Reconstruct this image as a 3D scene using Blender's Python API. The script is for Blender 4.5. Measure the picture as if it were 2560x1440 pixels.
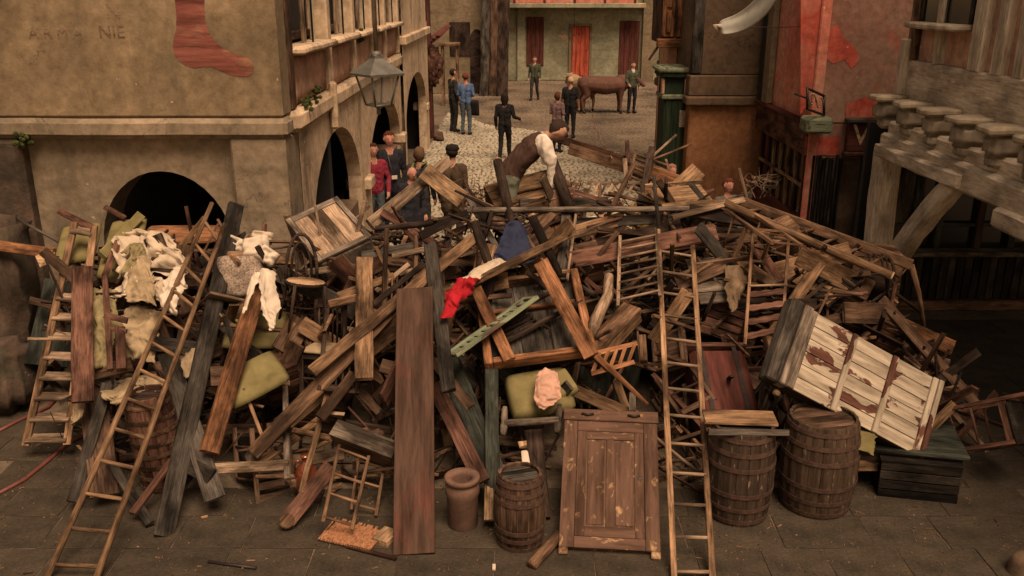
import bpy, bmesh, math, random
from mathutils import Vector, Matrix, noise

for o in list(bpy.data.objects):
    bpy.data.objects.remove(o)
scene = bpy.context.scene
COL = scene.collection
R = math.radians

# ------------------------------------------------------------------ camera, world, sun, exposure
CAM_H, PITCH, FPX = 4.0, R(18.2), 2245.0
cam = bpy.data.objects.new('camera', bpy.data.cameras.new('camera'))
COL.objects.link(cam)
cam.location = (0, 0, CAM_H)
cam.rotation_euler = (R(90) - PITCH, 0, 0)
cam.data.sensor_width = 36
cam.data.lens = FPX / 2560 * 36
cam.data.clip_end = 2000
scene.camera = cam

SUN_DIR = Vector((0.19, -0.46, 0.865)).normalized()      # towards the light
world = bpy.data.worlds.new('World')
scene.world = world
world.use_nodes = True
wn, wl = world.node_tree.nodes, world.node_tree.links
wn.clear()
sky = wn.new('ShaderNodeTexSky')
sky.sky_type = 'NISHITA'
sky.sun_disc = False
sky.sun_elevation = math.asin(SUN_DIR.z)
sky.sun_rotation = math.atan2(SUN_DIR.x, SUN_DIR.y)
tint = wn.new('ShaderNodeMix'); tint.data_type = 'RGBA'; tint.blend_type = 'MULTIPLY'
tint.inputs[0].default_value = 1.0
tint.inputs[7].default_value = (1.0, 0.545, 0.28, 1)      # tungsten-lit hall: warm ambient
bg = wn.new('ShaderNodeBackground'); bg.inputs[1].default_value = 0.083
wo = wn.new('ShaderNodeOutputWorld')
wl.new(sky.outputs[0], tint.inputs[6]); wl.new(tint.outputs[2], bg.inputs[0]); wl.new(bg.outputs[0], wo.inputs[0])

sl = bpy.data.lights.new('sun', 'SUN')
sl.energy = 2.4; sl.angle = R(34); sl.color = (1.0, 0.735, 0.525)
sun = bpy.data.objects.new('sun', sl); COL.objects.link(sun)
sun.rotation_euler = SUN_DIR.to_track_quat('Z', 'Y').to_euler()
sun.location = (0, 0, 20)
scene.view_settings.view_transform = 'Standard'
scene.view_settings.look = 'None'
scene.view_settings.exposure = 1.25
scene.view_settings.gamma = 1.0

# ------------------------------------------------------------------ pixel -> place helpers (2560 x 1440 photo pixels)
CP, SP = math.cos(PITCH), math.sin(PITCH)
CAM = Vector((0, 0, CAM_H))
def ray(px, py):
    k = (720 - py) / FPX
    return Vector(((px - 1280) / FPX, CP + SP * k, -SP + CP * k))
def at(px, py, Y):
    r = ray(px, py); return CAM + r * (Y / r.y)
def onX(px, py, X):
    r = ray(px, py); return CAM + r * (X / r.x)
def gnd(px, py, z=0.0):
    r = ray(px, py); return CAM + r * ((z - CAM_H) / r.z)
def S(px, py, off=0.0):
    """point on the sloping front of the heap; off = metres further back (+) or nearer (-)"""
    r = ray(px, py)
    t = (CAM_H + 6.0 * 0.72) / (0.72 * r.y - r.z)
    p = CAM + r * t
    if p.z < 0:
        p = gnd(px, py)
    if off:
        p = at(px, py, p.y + off)
    if p.z < 0.01:
        p = gnd(px, py, 0.01)
    return p

# ------------------------------------------------------------------ materials
MATS = {}
def nodes(name):
    m = bpy.data.materials.new(name); m.use_nodes = True
    n = m.node_tree.nodes; l = m.node_tree.links
    b = n['Principled BSDF']
    MATS[name] = m
    return m, n, l, b
def ramp(n, stops):
    r = n.new('ShaderNodeValToRGB')
    e = r.color_ramp.elements
    while len(e) < len(stops): e.new(0.5)
    for i, (p, c) in enumerate(stops):
        e[i].position = p; e[i].color = (*c, 1)
    return r
def mul(c, k): return tuple(min(1, x * k) for x in c)
def coords(n, l, scale, rnd=True):
    tc = n.new('ShaderNodeTexCoord')
    mp = n.new('ShaderNodeMapping')
    mp.inputs['Scale'].default_value = scale
    l.new(tc.outputs['Object'], mp.inputs['Vector'])
    if rnd:
        oi = n.new('ShaderNodeObjectInfo')
        cm = n.new('ShaderNodeMath'); cm.operation = 'MULTIPLY'; cm.inputs[1].default_value = 60
        l.new(oi.outputs['Random'], cm.inputs[0])
        l.new(cm.outputs[0], mp.inputs['Location'])
    return mp
def noisen(n, l, vec, scale, detail=5, rough=0.6, dist=0.0):
    t = n.new('ShaderNodeTexNoise')
    t.inputs['Scale'].default_value = scale; t.inputs['Detail'].default_value = detail
    t.inputs['Roughness'].default_value = rough; t.inputs['Distortion'].default_value = dist
    l.new(vec.outputs[0], t.inputs['Vector'])
    return t
def mixc(n, l, fac, a, b, mode='MIX'):
    m = n.new('ShaderNodeMix'); m.data_type = 'RGBA'; m.blend_type = mode
    for s, v in ((0, fac), (6, a), (7, b)):
        if isinstance(v, (int, float)): m.inputs[s].default_value = v
        elif isinstance(v, tuple): m.inputs[s].default_value = (*v, 1)
        else: l.new(v, m.inputs[s])
    return m.outputs[2]
def bump(n, l, b, h, strength, dist):
    bp = n.new('ShaderNodeBump'); bp.inputs['Strength'].default_value = strength; bp.inputs['Distance'].default_value = dist
    l.new(h, bp.inputs['Height']); l.new(bp.outputs[0], b.inputs['Normal'])
def vary(n, l, col, lo, hi):
    oi = n.new('ShaderNodeObjectInfo')
    mr = n.new('ShaderNodeMapRange'); mr.inputs[3].default_value = lo; mr.inputs[4].default_value = hi
    l.new(oi.outputs['Random'], mr.inputs[0])
    hs = n.new('ShaderNodeHueSaturation')
    l.new(mr.outputs[0], hs.inputs['Value']); l.new(col, hs.inputs['Color'])
    return hs.outputs[0]

def wood(name, c, rough=0.82, wear=0.35, wearc=None, var=(0.68, 1.22), spec=0.1, g0=0.26, g1=1.6, gr=0.24, fine=0.8):
    m, n, l, b = nodes(name)
    mp = coords(n, l, (1.0, 11, 11))
    g = noisen(n, l, mp, 3.2, 7, 0.68, 0.7)
    r = ramp(n, [(0.30, mul(c, g0)), (0.5, c), (0.72, mul(c, g1))])
    l.new(g.outputs[0], r.inputs[0])
    mp2 = coords(n, l, (2.2, 5, 5))
    w = noisen(n, l, mp2, 1.6, 8, 0.7, 0.3)
    wr = ramp(n, [(0.52, (0, 0, 0)), (0.72, (wear, wear, wear))])
    l.new(w.outputs[0], wr.inputs[0])
    wc = wearc or (c[0] * 1.5 + 0.05, c[1] * 1.55 + 0.045, c[2] * 1.6 + 0.035)
    col = mixc(n, l, wr.outputs[0], r.outputs[0], wc)
    mp4 = coords(n, l, (2.5, 42, 42))
    fg = noisen(n, l, mp4, 2.0, 4, 0.6, 0.2)
    fgr = ramp(n, [(0.35, (0.5, 0.49, 0.48)), (0.55, (1.12, 1.12, 1.12))]); l.new(fg.outputs[0], fgr.inputs[0])
    col = mixc(n, l, fine, col, fgr.outputs[0], 'MULTIPLY')
    d = noisen(n, l, mp2, 0.9, 4, 0.6)
    dr = ramp(n, [(0.38, (gr, gr * .97, gr * .94)), (0.60, (1.08, 1.08, 1.08))])
    l.new(d.outputs[0], dr.inputs[0])
    col = mixc(n, l, 1.0, col, dr.outputs[0], 'MULTIPLY')
    col = vary(n, l, col, *var)
    l.new(col, b.inputs['Base Color'])
    b.inputs['Roughness'].default_value = rough
    b.inputs['Specular IOR Level'].default_value = spec
    bump(n, l, b, g.outputs[0], 0.45, 0.006)
    return m

def plaster(name, stops, scale=0.8, stain=(0.10, 0.08, 0.05), stain_amt=0.6, second=None, bumpd=0.012, rough=0.9):
    m, n, l, b = nodes(name)
    mp = coords(n, l, (1, 1, 1), rnd=False)
    a = noisen(n, l, mp, scale, 8, 0.62, 0.6)
    r = ramp(n, stops); l.new(a.outputs[0], r.inputs[0])
    col = r.outputs[0]
    mp3 = coords(n, l, (2.2, 2.2, 0.35), rnd=False)
    st = noisen(n, l, mp3, 1.3, 7, 0.65, 0.4)
    sr = ramp(n, [(0.50, (0, 0, 0)), (0.72, (stain_amt,) * 3)]); l.new(st.outputs[0], sr.inputs[0])
    col = mixc(n, l, sr.outputs[0], col, stain)
    if second:
        c2, lo, hi, sc = second
        s2 = noisen(n, l, mp, sc, 6, 0.6, 1.2)
        s2r = ramp(n, [(lo, (0, 0, 0)), (hi, (1, 1, 1))]); l.new(s2.outputs[0], s2r.inputs[0])
        col = mixc(n, l, s2r.outputs[0], col, c2)
    f = noisen(n, l, mp, 9, 8, 0.7)
    fr = ramp(n, [(0.3, (0.62, 0.60, 0.57)), (0.65, (1.12, 1.12, 1.12))]); l.new(f.outputs[0], fr.inputs[0])
    col = mixc(n, l, 1.0, col, fr.outputs[0], 'MULTIPLY')
    ck = noisen(n, l, mp, 1.1, 5, 0.55, 0.8)
    c1 = n.new('ShaderNodeMath'); c1.operation = 'SUBTRACT'; c1.inputs[1].default_value = 0.47; l.new(ck.outputs[0], c1.inputs[0])
    c2 = n.new('ShaderNodeMath'); c2.operation = 'ABSOLUTE'; l.new(c1.outputs[0], c2.inputs[0])
    cr = ramp(n, [(0.0, (0.75, 0.75, 0.75)), (0.006, (0, 0, 0))]); l.new(c2.outputs[0], cr.inputs[0])
    brk = noisen(n, l, mp, 0.8, 2, 0.5)
    br = ramp(n, [(0.50, (0, 0, 0)), (0.56, (1, 1, 1))]); l.new(brk.outputs[0], br.inputs[0])
    crm = mixc(n, l, 1.0, cr.outputs[0], br.outputs[0], 'MULTIPLY')
    col = mixc(n, l, crm, col, mul(stain, 0.5))
    fl = noisen(n, l, mp, 5.5, 3, 0.6)
    flr = ramp(n, [(0.715, (0, 0, 0)), (0.73, (0.7, 0.7, 0.7))]); l.new(fl.outputs[0], flr.inputs[0])
    col = mixc(n, l, flr.outputs[0], col, mul(stops[-1][1], 1.5))
    l.new(col, b.inputs['Base Color'])
    b.inputs['Roughness'].default_value = rough
    b.inputs['Specular IOR Level'].default_value = 0.2
    bump(n, l, b, f.outputs[0], 0.6, bumpd)
    return m

def cloth_mat(name, c, scale=6, contrast=0.35, rough=0.95, weave=0.3):
    m, n, l, b = nodes(name)
    mp = coords(n, l, (1, 1, 1))
    a = noisen(n, l, mp, scale, 6, 0.6, 0.3)
    r = ramp(n, [(0.3, mul(c, 1 - contrast)), (0.7, mul(c, 1 + contrast))]); l.new(a.outputs[0], r.inputs[0])
    l.new(r.outputs[0], b.inputs['Base Color'])
    b.inputs['Roughness'].default_value = rough
    b.inputs['Specular IOR Level'].default_value = 0.1
    f = noisen(n, l, mp, 60, 4, 0.6)
    bump(n, l, b, f.outputs[0], weave, 0.003)
    return m

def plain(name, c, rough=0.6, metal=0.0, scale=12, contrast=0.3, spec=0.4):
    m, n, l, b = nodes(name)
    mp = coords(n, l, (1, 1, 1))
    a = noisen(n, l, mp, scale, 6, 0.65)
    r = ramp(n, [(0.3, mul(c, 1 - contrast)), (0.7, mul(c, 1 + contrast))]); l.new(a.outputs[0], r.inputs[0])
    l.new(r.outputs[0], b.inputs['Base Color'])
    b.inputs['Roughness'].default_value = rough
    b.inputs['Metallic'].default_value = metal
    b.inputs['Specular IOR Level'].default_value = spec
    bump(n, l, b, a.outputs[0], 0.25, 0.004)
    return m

def peel(name, paint, under, lo=0.50, hi=0.53, scale=3.0, stretch=(1, 1, 1), rough=0.78):
    """old paint flaking off to the wood or undercoat below"""
    m, n, l, b = nodes(name)
    mp = coords(n, l, stretch)
    a = noisen(n, l, mp, scale, 7, 0.55, 0.5)
    r = ramp(n, [(lo, (0, 0, 0)), (hi, (1, 1, 1))]); l.new(a.outputs[0], r.inputs[0])
    mp2 = coords(n, l, (1, 9, 9))
    g = noisen(n, l, mp2, 4, 7, 0.65, 0.4)
    pr = ramp(n, [(0.3, mul(paint, 0.62)), (0.6, paint)]); l.new(g.outputs[0], pr.inputs[0])
    ur = ramp(n, [(0.3, mul(under, 0.55)), (0.65, mul(under, 1.25))]); l.new(g.outputs[0], ur.inputs[0])
    col = mixc(n, l, r.outputs[0], pr.outputs[0], ur.outputs[0])
    gm = noisen(n, l, mp2, 1.1, 6, 0.65, 0.3)
    gmr = ramp(n, [(0.36, (0.45, 0.43, 0.41)), (0.58, (1.05, 1.05, 1.05))]); l.new(gm.outputs[0], gmr.inputs[0])
    col = mixc(n, l, 1.0, col, gmr.outputs[0], 'MULTIPLY')
    l.new(col, b.inputs['Base Color'])
    b.inputs['Roughness'].default_value = rough
    b.inputs['Specular IOR Level'].default_value = 0.1
    inv = n.new('ShaderNodeMath'); inv.operation = 'SUBTRACT'; inv.inputs[0].default_value = 1
    l.new(r.outputs[0], inv.inputs[1])
    bump(n, l, b, inv.outputs[0], 0.4, 0.004)
    return m

W_PALE = wood('pale_wood', (0.25, 0.175, 0.115))
W_TAN = wood('tan_wood', (0.215, 0.130, 0.072))
W_ORANGE = wood('orange_wood', (0.245, 0.115, 0.055), wear=0.3)
W_BROWN = wood('brown_wood', (0.10, 0.060, 0.038))
W_MID = wood('mid_brown_wood', (0.170, 0.100, 0.058))
W_DARK = wood('dark_wood', (0.040, 0.026, 0.019), wear=0.15)
W_GREY = wood('weathered_grey_wood', (0.062, 0.053, 0.043))
W_LGREY = wood('light_grey_wood', (0.165, 0.132, 0.10))
W_RED = wood('red_brown_wood', (0.105, 0.052, 0.035), wear=0.3)
W_GREEN = wood('green_grey_wood', (0.036, 0.040, 0.031), wear=0.25)
W_FRESH = wood('fresh_wood', (0.38, 0.245, 0.14), wear=0.2)
P_SAGE = peel('flaking_sage_paint', (0.19, 0.22, 0.14), (0.10, 0.075, 0.05), 0.56, 0.6, 4, (1, 4, 4))
P_CUP = peel('worn_brown_paint', (0.105, 0.060, 0.040), (0.30, 0.19, 0.10), 0.60, 0.70, 11, (1, 1.5, 1))
P_WHITE = peel('flaking_white_paint', (0.42, 0.355, 0.265), (0.105, 0.047, 0.033), 0.565, 0.58, 2.6, (1, 1.8, 1))
P_BOARD = peel('stained_board_paint', (0.072, 0.042, 0.029), (0.105, 0.035, 0.026), 0.52, 0.7, 1.3, (1, 2, 2))
P_REDDOOR = peel('red_door_paint', (0.42, 0.085, 0.05), (0.12, 0.05, 0.035), 0.62, 0.7, 2.0)
P_MAROON = peel('maroon_paint', (0.105, 0.036, 0.028), (0.06, 0.03, 0.023), 0.6, 0.7, 3)
P_GREENK = peel('dark_green_paint', (0.026, 0.040, 0.024), (0.12, 0.11, 0.07), 0.68, 0.74, 5)
W_OAK = wood('silver_oak_beam', (0.50, 0.42, 0.315), wear=0.4, var=(0.95, 1.1), g0=0.62, g1=1.22, gr=0.6, fine=0.5)
W_TAR = wood('tarred_plank', (0.022, 0.018, 0.014), wear=0.45, wearc=(0.11, 0.085, 0.06), var=(0.6, 1.4))
F_OLIVE = cloth_mat('olive_upholstery', (0.145, 0.122, 0.052), 5, 0.3)
F_CREAM = cloth_mat('cream_linen', (0.40, 0.325, 0.235), 5, 0.22)
F_SACK = cloth_mat('tan_sacking', (0.27, 0.205, 0.125), 7, 0.35)
F_OLIVEC = cloth_mat('faded_olive_sacking', (0.20, 0.165, 0.085), 7, 0.4)
F_PINK = cloth_mat('pink_rag', (0.42, 0.25, 0.18), 8, 0.2)
F_BLUE = cloth_mat('navy_cloth', (0.022, 0.026, 0.050), 8, 0.2)
F_WHITE = cloth_mat('off_white_cloth', (0.47, 0.40, 0.31), 6, 0.15)
F_RED = cloth_mat('scarlet_cloth', (0.28, 0.012, 0.018), 8, 0.25)
F_SPECK = cloth_mat('speckled_ticking', (0.22, 0.17, 0.13), 60, 0.75)
M_IRON = plain('dark_iron', (0.035, 0.028, 0.023), 0.55, 0.6)
M_RUST = plain('rusty_hoop', (0.070, 0.040, 0.028), 0.7, 0.4, 20, 0.5)
M_LEAD = plain('dull_lead', (0.105, 0.10, 0.085), 0.6, 0.3)
M_CLAY = plain('fired_clay', (0.115, 0.064, 0.043), 0.8, 0, 9, 0.35)
M_HOSE = plain('red_rubber', (0.11, 0.032, 0.024), 0.6)
M_BLACK = plain('black_and_shade', (0.012, 0.010, 0.009), 0.9)  # black of eyes and hooves; also painted-in shade of interiors and openings
M_STRAW = cloth_mat('straw_mat', (0.23, 0.11, 0.055), 40, 0.6)
M_CANDLE = plain('wax', (0.55, 0.42, 0.25), 0.6)
def glass(name, c, rough=0.1, alpha=0.35):
    m, n, l, b = nodes(name)
    b.inputs['Base Color'].default_value = (*c, 1)
    b.inputs['Roughness'].default_value = rough
    b.inputs['Alpha'].default_value = alpha
    return m
M_PANE = glass('dusty_pane', (0.30, 0.29, 0.24), 0.25, 0.30)
M_DARKGLASS = glass('dark_glass', (0.012, 0.013, 0.011), 0.12, 1.0)
M_YGLASS = plain('yellowed_glass', (0.17, 0.105, 0.045), 0.35, 0, 3, 0.5)
m, n, l, b = nodes('amber_glass')
b.inputs['Base Color'].default_value = (0.12, 0.03, 0.012, 1); b.inputs['Roughness'].default_value = 0.08; b.inputs['Coat Weight'].default_value = 1
M_AMBER = m

OCHRE = [(0.30, (0.11, 0.082, 0.050)), (0.44, (0.19, 0.140, 0.085)), (0.56, (0.265, 0.195, 0.115)), (0.70, (0.32, 0.225, 0.145))]
PL_FRONT = plaster('ochre_plaster', OCHRE, 0.42, (0.10, 0.082, 0.052), 0.6, second=((0.125, 0.094, 0.055), 0.50, 0.66, 0.22))
PL_STONE = plaster('stained_stone_render', [(0.3, (0.12, 0.095, 0.065)), (0.5, (0.21, 0.165, 0.11)), (0.72, (0.28, 0.215, 0.15))], 0.8, (0.08, 0.068, 0.046), 0.6)
PL_SIDE = plaster('lit_side_render', [(0.33, (0.26, 0.195, 0.13)), (0.5, (0.50, 0.38, 0.255)), (0.68, (0.60, 0.46, 0.315))], 1.0, (0.10, 0.08, 0.05), 0.6)  # colour lightened to carry the brighter light on the street side
PL_PINK = plaster('pink_plaster_panel', [(0.3, (0.28, 0.17, 0.12)), (0.5, (0.50, 0.29, 0.20)), (0.72, (0.52, 0.36, 0.25))], 1.6, (0.13, 0.10, 0.07), 0.5)
PL_ROCK = plaster('mossy_pink_stone', [(0.3, (0.026, 0.023, 0.016)), (0.5, (0.065, 0.046, 0.033)), (0.72, (0.12, 0.078, 0.056))], 1.5, (0.035, 0.04, 0.022), 0.85, bumpd=0.03)
PL_RED = plaster('drab_flaked_plaster', [(0.3, (0.15, 0.075, 0.055)), (0.5, (0.25, 0.135, 0.095)), (0.72, (0.28, 0.195, 0.14))], 0.9, (0.15, 0.095, 0.068), 0.6,
                 second=((0.30, 0.10, 0.065), 0.60, 0.70, 1.1))
PL_REDFACE = plaster('bright_red_plaster', [(0.3, (0.40, 0.11, 0.075)), (0.5, (0.52, 0.18, 0.125)), (0.72, (0.50, 0.30, 0.21))], 1.1, (0.19, 0.12, 0.08), 0.6)
PL_ORANGE = plaster('burnt_orange_plaster', [(0.3, (0.12, 0.06, 0.03)), (0.5, (0.24, 0.11, 0.05)), (0.72, (0.30, 0.15, 0.07))], 1.0, (0.07, 0.045, 0.028), 0.5)
PL_UMBER = plaster('umber_plaster', [(0.3, (0.065, 0.045, 0.03)), (0.5, (0.12, 0.08, 0.05)), (0.72, (0.16, 0.11, 0.07))], 1.0, (0.05, 0.04, 0.025), 0.5)
PL_SAGE = plaster('sage_plaster', [(0.3, (0.13, 0.12, 0.075)), (0.5, (0.24, 0.235, 0.155)), (0.72, (0.33, 0.30, 0.20))], 0.5, (0.075, 0.085, 0.055), 0.6,
                  second=((0.35, 0.22, 0.13), 0.62, 0.68, 0.8))
PL_BEIGE = plaster('drab_plaster', [(0.3, (0.11, 0.085, 0.05)), (0.5, (0.17, 0.13, 0.08)), (0.72, (0.22, 0.17, 0.11))], 0.6, (0.06, 0.05, 0.035), 0.6)
M_STONECAP = plain('lichened_stone', (0.36, 0.30, 0.21), 0.9, 0, 7, 0.35, 0.2)
M_CORBEL = plain('grey_corbel_stone', (0.24, 0.20, 0.145), 0.9, 0, 6, 0.45, 0.2)
M_REDPAINT = peel('red_wall_paint', (0.225, 0.080, 0.060), (0.28, 0.15, 0.09), 0.52, 0.74, 3.4, (1, 1, 1), 0.9)
M_FADED = peel('faded_red_lettering', (0.205, 0.125, 0.080), (0.215, 0.155, 0.095), 0.36, 0.56, 6, (1, 1, 1), 0.9)
M_CREAMLET = peel('cream_lettering', (0.60, 0.46, 0.28), (0.20, 0.13, 0.08), 0.6, 0.7, 8)
M_POSTER = plain('old_poster_paper', (0.26, 0.20, 0.15), 0.9, 0, 25, 0.7)
M_MOSS = plain('moss', (0.045, 0.055, 0.018), 1.0, 0, 20, 0.5, 0.05)
# ground
m, n, l, b = nodes('trodden_dirt_paving')
mp = coords(n, l, (1, 1, 1), rnd=False)
a = noisen(n, l, mp, 0.5, 7, 0.65, 0.4)
r = ramp(n, [(0.34, (0.058, 0.045, 0.031)), (0.52, (0.13, 0.098, 0.066)), (0.68, (0.185, 0.138, 0.094))]); l.new(a.outputs[0], r.inputs[0])
f = noisen(n, l, mp, 14, 8, 0.75)
fr = ramp(n, [(0.3, (0.6, 0.6, 0.6)), (0.7, (1.2, 1.2, 1.2))]); l.new(f.outputs[0], fr.inputs[0])
l.new(mixc(n, l, 1.0, r.outputs[0], fr.outputs[0], 'MULTIPLY'), b.inputs['Base Color'])
b.inputs['Roughness'].default_value = 0.85; b.inputs['Specular IOR Level'].default_value = 0.2
bump(n, l, b, f.outputs[0], 0.7, 0.02)
M_GROUND = m
m, n, l, b = nodes('worn_flagstone')
mp = coords(n, l, (1, 1, 1), rnd=False)
a = noisen(n, l, mp, 1.6, 8, 0.68, 0.5)
r = ramp(n, [(0.28, (0.024, 0.020, 0.014)), (0.5, (0.048, 0.038, 0.026)), (0.75, (0.074, 0.057, 0.039))]); l.new(a.outputs[0], r.inputs[0])
f = noisen(n, l, mp, 22, 8, 0.75)
fr = ramp(n, [(0.3, (0.55, 0.55, 0.55)), (0.7, (1.25, 1.25, 1.25))]); l.new(f.outputs[0], fr.inputs[0])
c = mixc(n, l, 1.0, r.outputs[0], fr.outputs[0], 'MULTIPLY')
l.new(vary(n, l, c, 0.9, 1.1), b.inputs['Base Color'])
b.inputs['Roughness'].default_value = 0.85; b.inputs['Specular IOR Level'].default_value = 0.12
bump(n, l, b, f.outputs[0], 0.6, 0.012)
M_FLAG = m
M_COBBLE = plaster('pale_dusty_cobble', [(0.3, (0.17, 0.15, 0.11)), (0.5, (0.32, 0.285, 0.21)), (0.72, (0.40, 0.355, 0.265))], 1.1, (0.12, 0.09, 0.06), 0.5)

# ------------------------------------------------------------------ object helpers
WM = {}
def link(o, M, parent=None):
    COL.objects.link(o)
    if parent is not None:
        o.parent = parent
        o.matrix_basis = WM[parent.name].inverted() @ M
    else:
        o.matrix_basis = M
    WM[o.name] = M.copy()
    return o
def tag(o, label, cat, group=None, kind=None):
    if label: o['label'] = label
    if cat: o['category'] = cat
    if group: o['group'] = group
    if kind: o['kind'] = kind
    return o
def thing(name, label, cat, loc, group=None):
    o = bpy.data.objects.new(name, None); o.empty_display_size = 0.1
    link(o, Matrix.Translation(Vector(loc)))
    return tag(o, label, cat, group)
def mobj(name, me, mat, M=None, parent=None, smooth=False):
    if mat is not None and len(me.materials) == 0:
        me.materials.append(mat)
    if smooth:
        me.polygons.foreach_set('use_smooth', [True] * len(me.polygons))
    o = bpy.data.objects.new(name, me)
    return link(o, M or Matrix.Identity(4), parent)
def pmesh(name, vs, fs):
    me = bpy.data.meshes.new(name); me.from_pydata([tuple(v) for v in vs], [], fs); me.update(); return me
def bmmesh(name, bm):
    bmesh.ops.recalc_face_normals(bm, faces=bm.faces[:])
    me = bpy.data.meshes.new(name); bm.to_mesh(me); bm.free(); return me

def beam_mesh(name, L, w, t, rnd, taper=1.0, warp=0.0, rough=0.0):
    n = max(1, min(7, int(L / 0.22)))
    c = min(w, t) * 0.14
    hw, ht = w / 2, t / 2
    sec = [(-hw, -ht + c), (-hw + c, -ht), (hw - c, -ht), (hw, -ht + c), (hw, ht - c), (hw - c, ht), (-hw + c, ht), (-hw, ht - c)]
    vs, fs = [], []
    bow = rnd.uniform(-1, 1) * warp
    for i in range(n + 1):
        u = i / n; k = 1 + (taper - 1) * u
        dy = bow * 4 * u * (1 - u)
        for j, (y, z) in enumerate(sec):
            jj = rough * rnd.uniform(-1, 1)
            vs.append((u * L + (rnd.uniform(-1, 1) * rough if i in (0, n) else 0), y * k + jj, z * k + dy + jj * 0.6))
    for i in range(n):
        for j in range(8):
            a, b2 = i * 8 + j, i * 8 + (j + 1) % 8
            fs.append((a, b2, b2 + 8, a + 8))
    fs.append(tuple(range(7, -1, -1))); fs.append(tuple(range(n * 8, n * 8 + 8)))
    return pmesh(name, vs, fs)
def axes(a, b, facing=None, roll=0.0):
    a, b = Vector(a), Vector(b)
    d = (b - a); L = d.length; d.normalize()
    nrm = Vector(facing) if facing is not None else (CAM - (a + b) / 2)
    s = nrm.cross(d)
    if s.length < 1e-4: s = Vector((1, 0, 0)).cross(d)
    s.normalize(); z = d.cross(s).normalized()
    if roll:
        q = Matrix.Rotation(roll, 3, d); s = q @ s; z = q @ z
    M = Matrix((( d.x, s.x, z.x, a.x), (d.y, s.y, z.y, a.y), (d.z, s.z, z.z, a.z), (0, 0, 0, 1)))
    return M, L
RND = random.Random(5)
def beam(name, a, b, w, t, mat, parent=None, facing=None, roll=0.0, taper=1.0, warp=0.0, rough=0.002, label=None, cat=None, group=None):
    M, L = axes(a, b, facing, roll)
    o = mobj(name, beam_mesh(name, L, w, t, RND, taper, warp, rough), mat, M, parent)
    return tag(o, label, cat, group)
def tube_mesh(name, pts, rad, sides=8, cap=True, rnd=None, jit=0.0):
    pts = [Vector(p) for p in pts]
    if not isinstance(rad, (list, tuple)): rad = [rad] * len(pts)
    vs, fs = [], []
    up = Vector((0.3, 0.2, 1)).normalized()
    for i, p in enumerate(pts):
        d = (pts[min(i + 1, len(pts) - 1)] - pts[max(i - 1, 0)])
        if d.length < 1e-6: d = Vector((0, 0, 1))
        d.normalize()
        s = up.cross(d)
        if s.length < 0.05: s = Vector((1, 0, 0)).cross(d)
        s.normalize(); q = d.cross(s)
        for j in range(sides):
            a = 2 * math.pi * j / sides
            r = rad[i] * (1 + (rnd.uniform(-jit, jit) if rnd else 0))
            vs.append(p + (s * math.cos(a) + q * math.sin(a)) * r)
    for i in range(len(pts) - 1):
        for j in range(sides):
            a, b2 = i * sides + j, i * sides + (j + 1) % sides
            fs.append((a, b2, b2 + sides, a + sides))
    if cap:
        fs.append(tuple(range(sides - 1, -1, -1))); fs.append(tuple(range((len(pts) - 1) * sides, len(pts) * sides)))
    return pmesh(name, vs, fs)
def tube(name, pts, rad, mat, parent=None, sides=8, label=None, cat=None, group=None, smooth=True):
    """tube along world points, stored along its own local x so that the grain follows it"""
    far_ = pts[-1] if (Vector(pts[-1]) - Vector(pts[0])).length > 1e-4 else pts[len(pts) // 2]
    M, L = axes(pts[0], far_)
    Mi = M.inverted()
    o = mobj(name, tube_mesh(name, [Mi @ Vector(p) for p in pts], rad, sides), mat, M, parent, smooth)
    return tag(o, label, cat, group)
def box_mesh(name, x0, x1, y0, y1, z0, z1, bev=0.0):
    bm = bmesh.new()
    bmesh.ops.create_cube(bm, size=1)
    for v in bm.verts:
        v.co = Vector((x0 + (v.co.x + .5) * (x1 - x0), y0 + (v.co.y + .5) * (y1 - y0), z0 + (v.co.z + .5) * (z1 - z0)))
    if bev > 0:
        bmesh.ops.bevel(bm, geom=bm.edges[:], offset=bev, segments=1, affect='EDGES')
    return bmmesh(name, bm)
def lbox(name, M, x0, x1, y0, y1, z0, z1, mat, parent=None, bev=None):
    """box in a local frame; its own x runs along its longest side so that grain follows it"""
    dx, dy, dz = x1 - x0, y1 - y0, z1 - z0
    if bev is None: bev = min(dx, dy, dz) * 0.12
    c = Vector(((x0 + x1) / 2, (y0 + y1) / 2, (z0 + z1) / 2))
    if dx >= dy and dx >= dz: rot = Matrix.Identity(4); e = (dx, dy, dz)
    elif dy >= dz: rot = Matrix(((0, -1, 0, 0), (1, 0, 0, 0), (0, 0, 1, 0), (0, 0, 0, 1))); e = (dy, dx, dz)
    else: rot = Matrix(((0, 0, -1, 0), (0, 1, 0, 0), (1, 0, 0, 0), (0, 0, 0, 1))); e = (dz, dy, dx)
    me = box_mesh(name, -e[0] / 2, e[0] / 2, -e[1] / 2, e[1] / 2, -e[2] / 2, e[2] / 2, bev)
    return mobj(name, me, mat, M @ Matrix.Translation(c) @ rot, parent)
def frame3(O, U, V):
    """frame from a corner and two neighbouring corners: x to U, y to V, z out of the face; gives matrix, width, height"""
    O, U, V = Vector(O), Vector(U), Vector(V)
    u = U - O; lu = u.length; u.normalize()
    v = V - O; v -= u * v.dot(u); lv = v.length; v.normalize()
    w = u.cross(v)
    return Matrix(((u.x, v.x, w.x, O.x), (u.y, v.y, w.y, O.y), (u.z, v.z, w.z, O.z), (0, 0, 0, 1))), lu, lv
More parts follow.
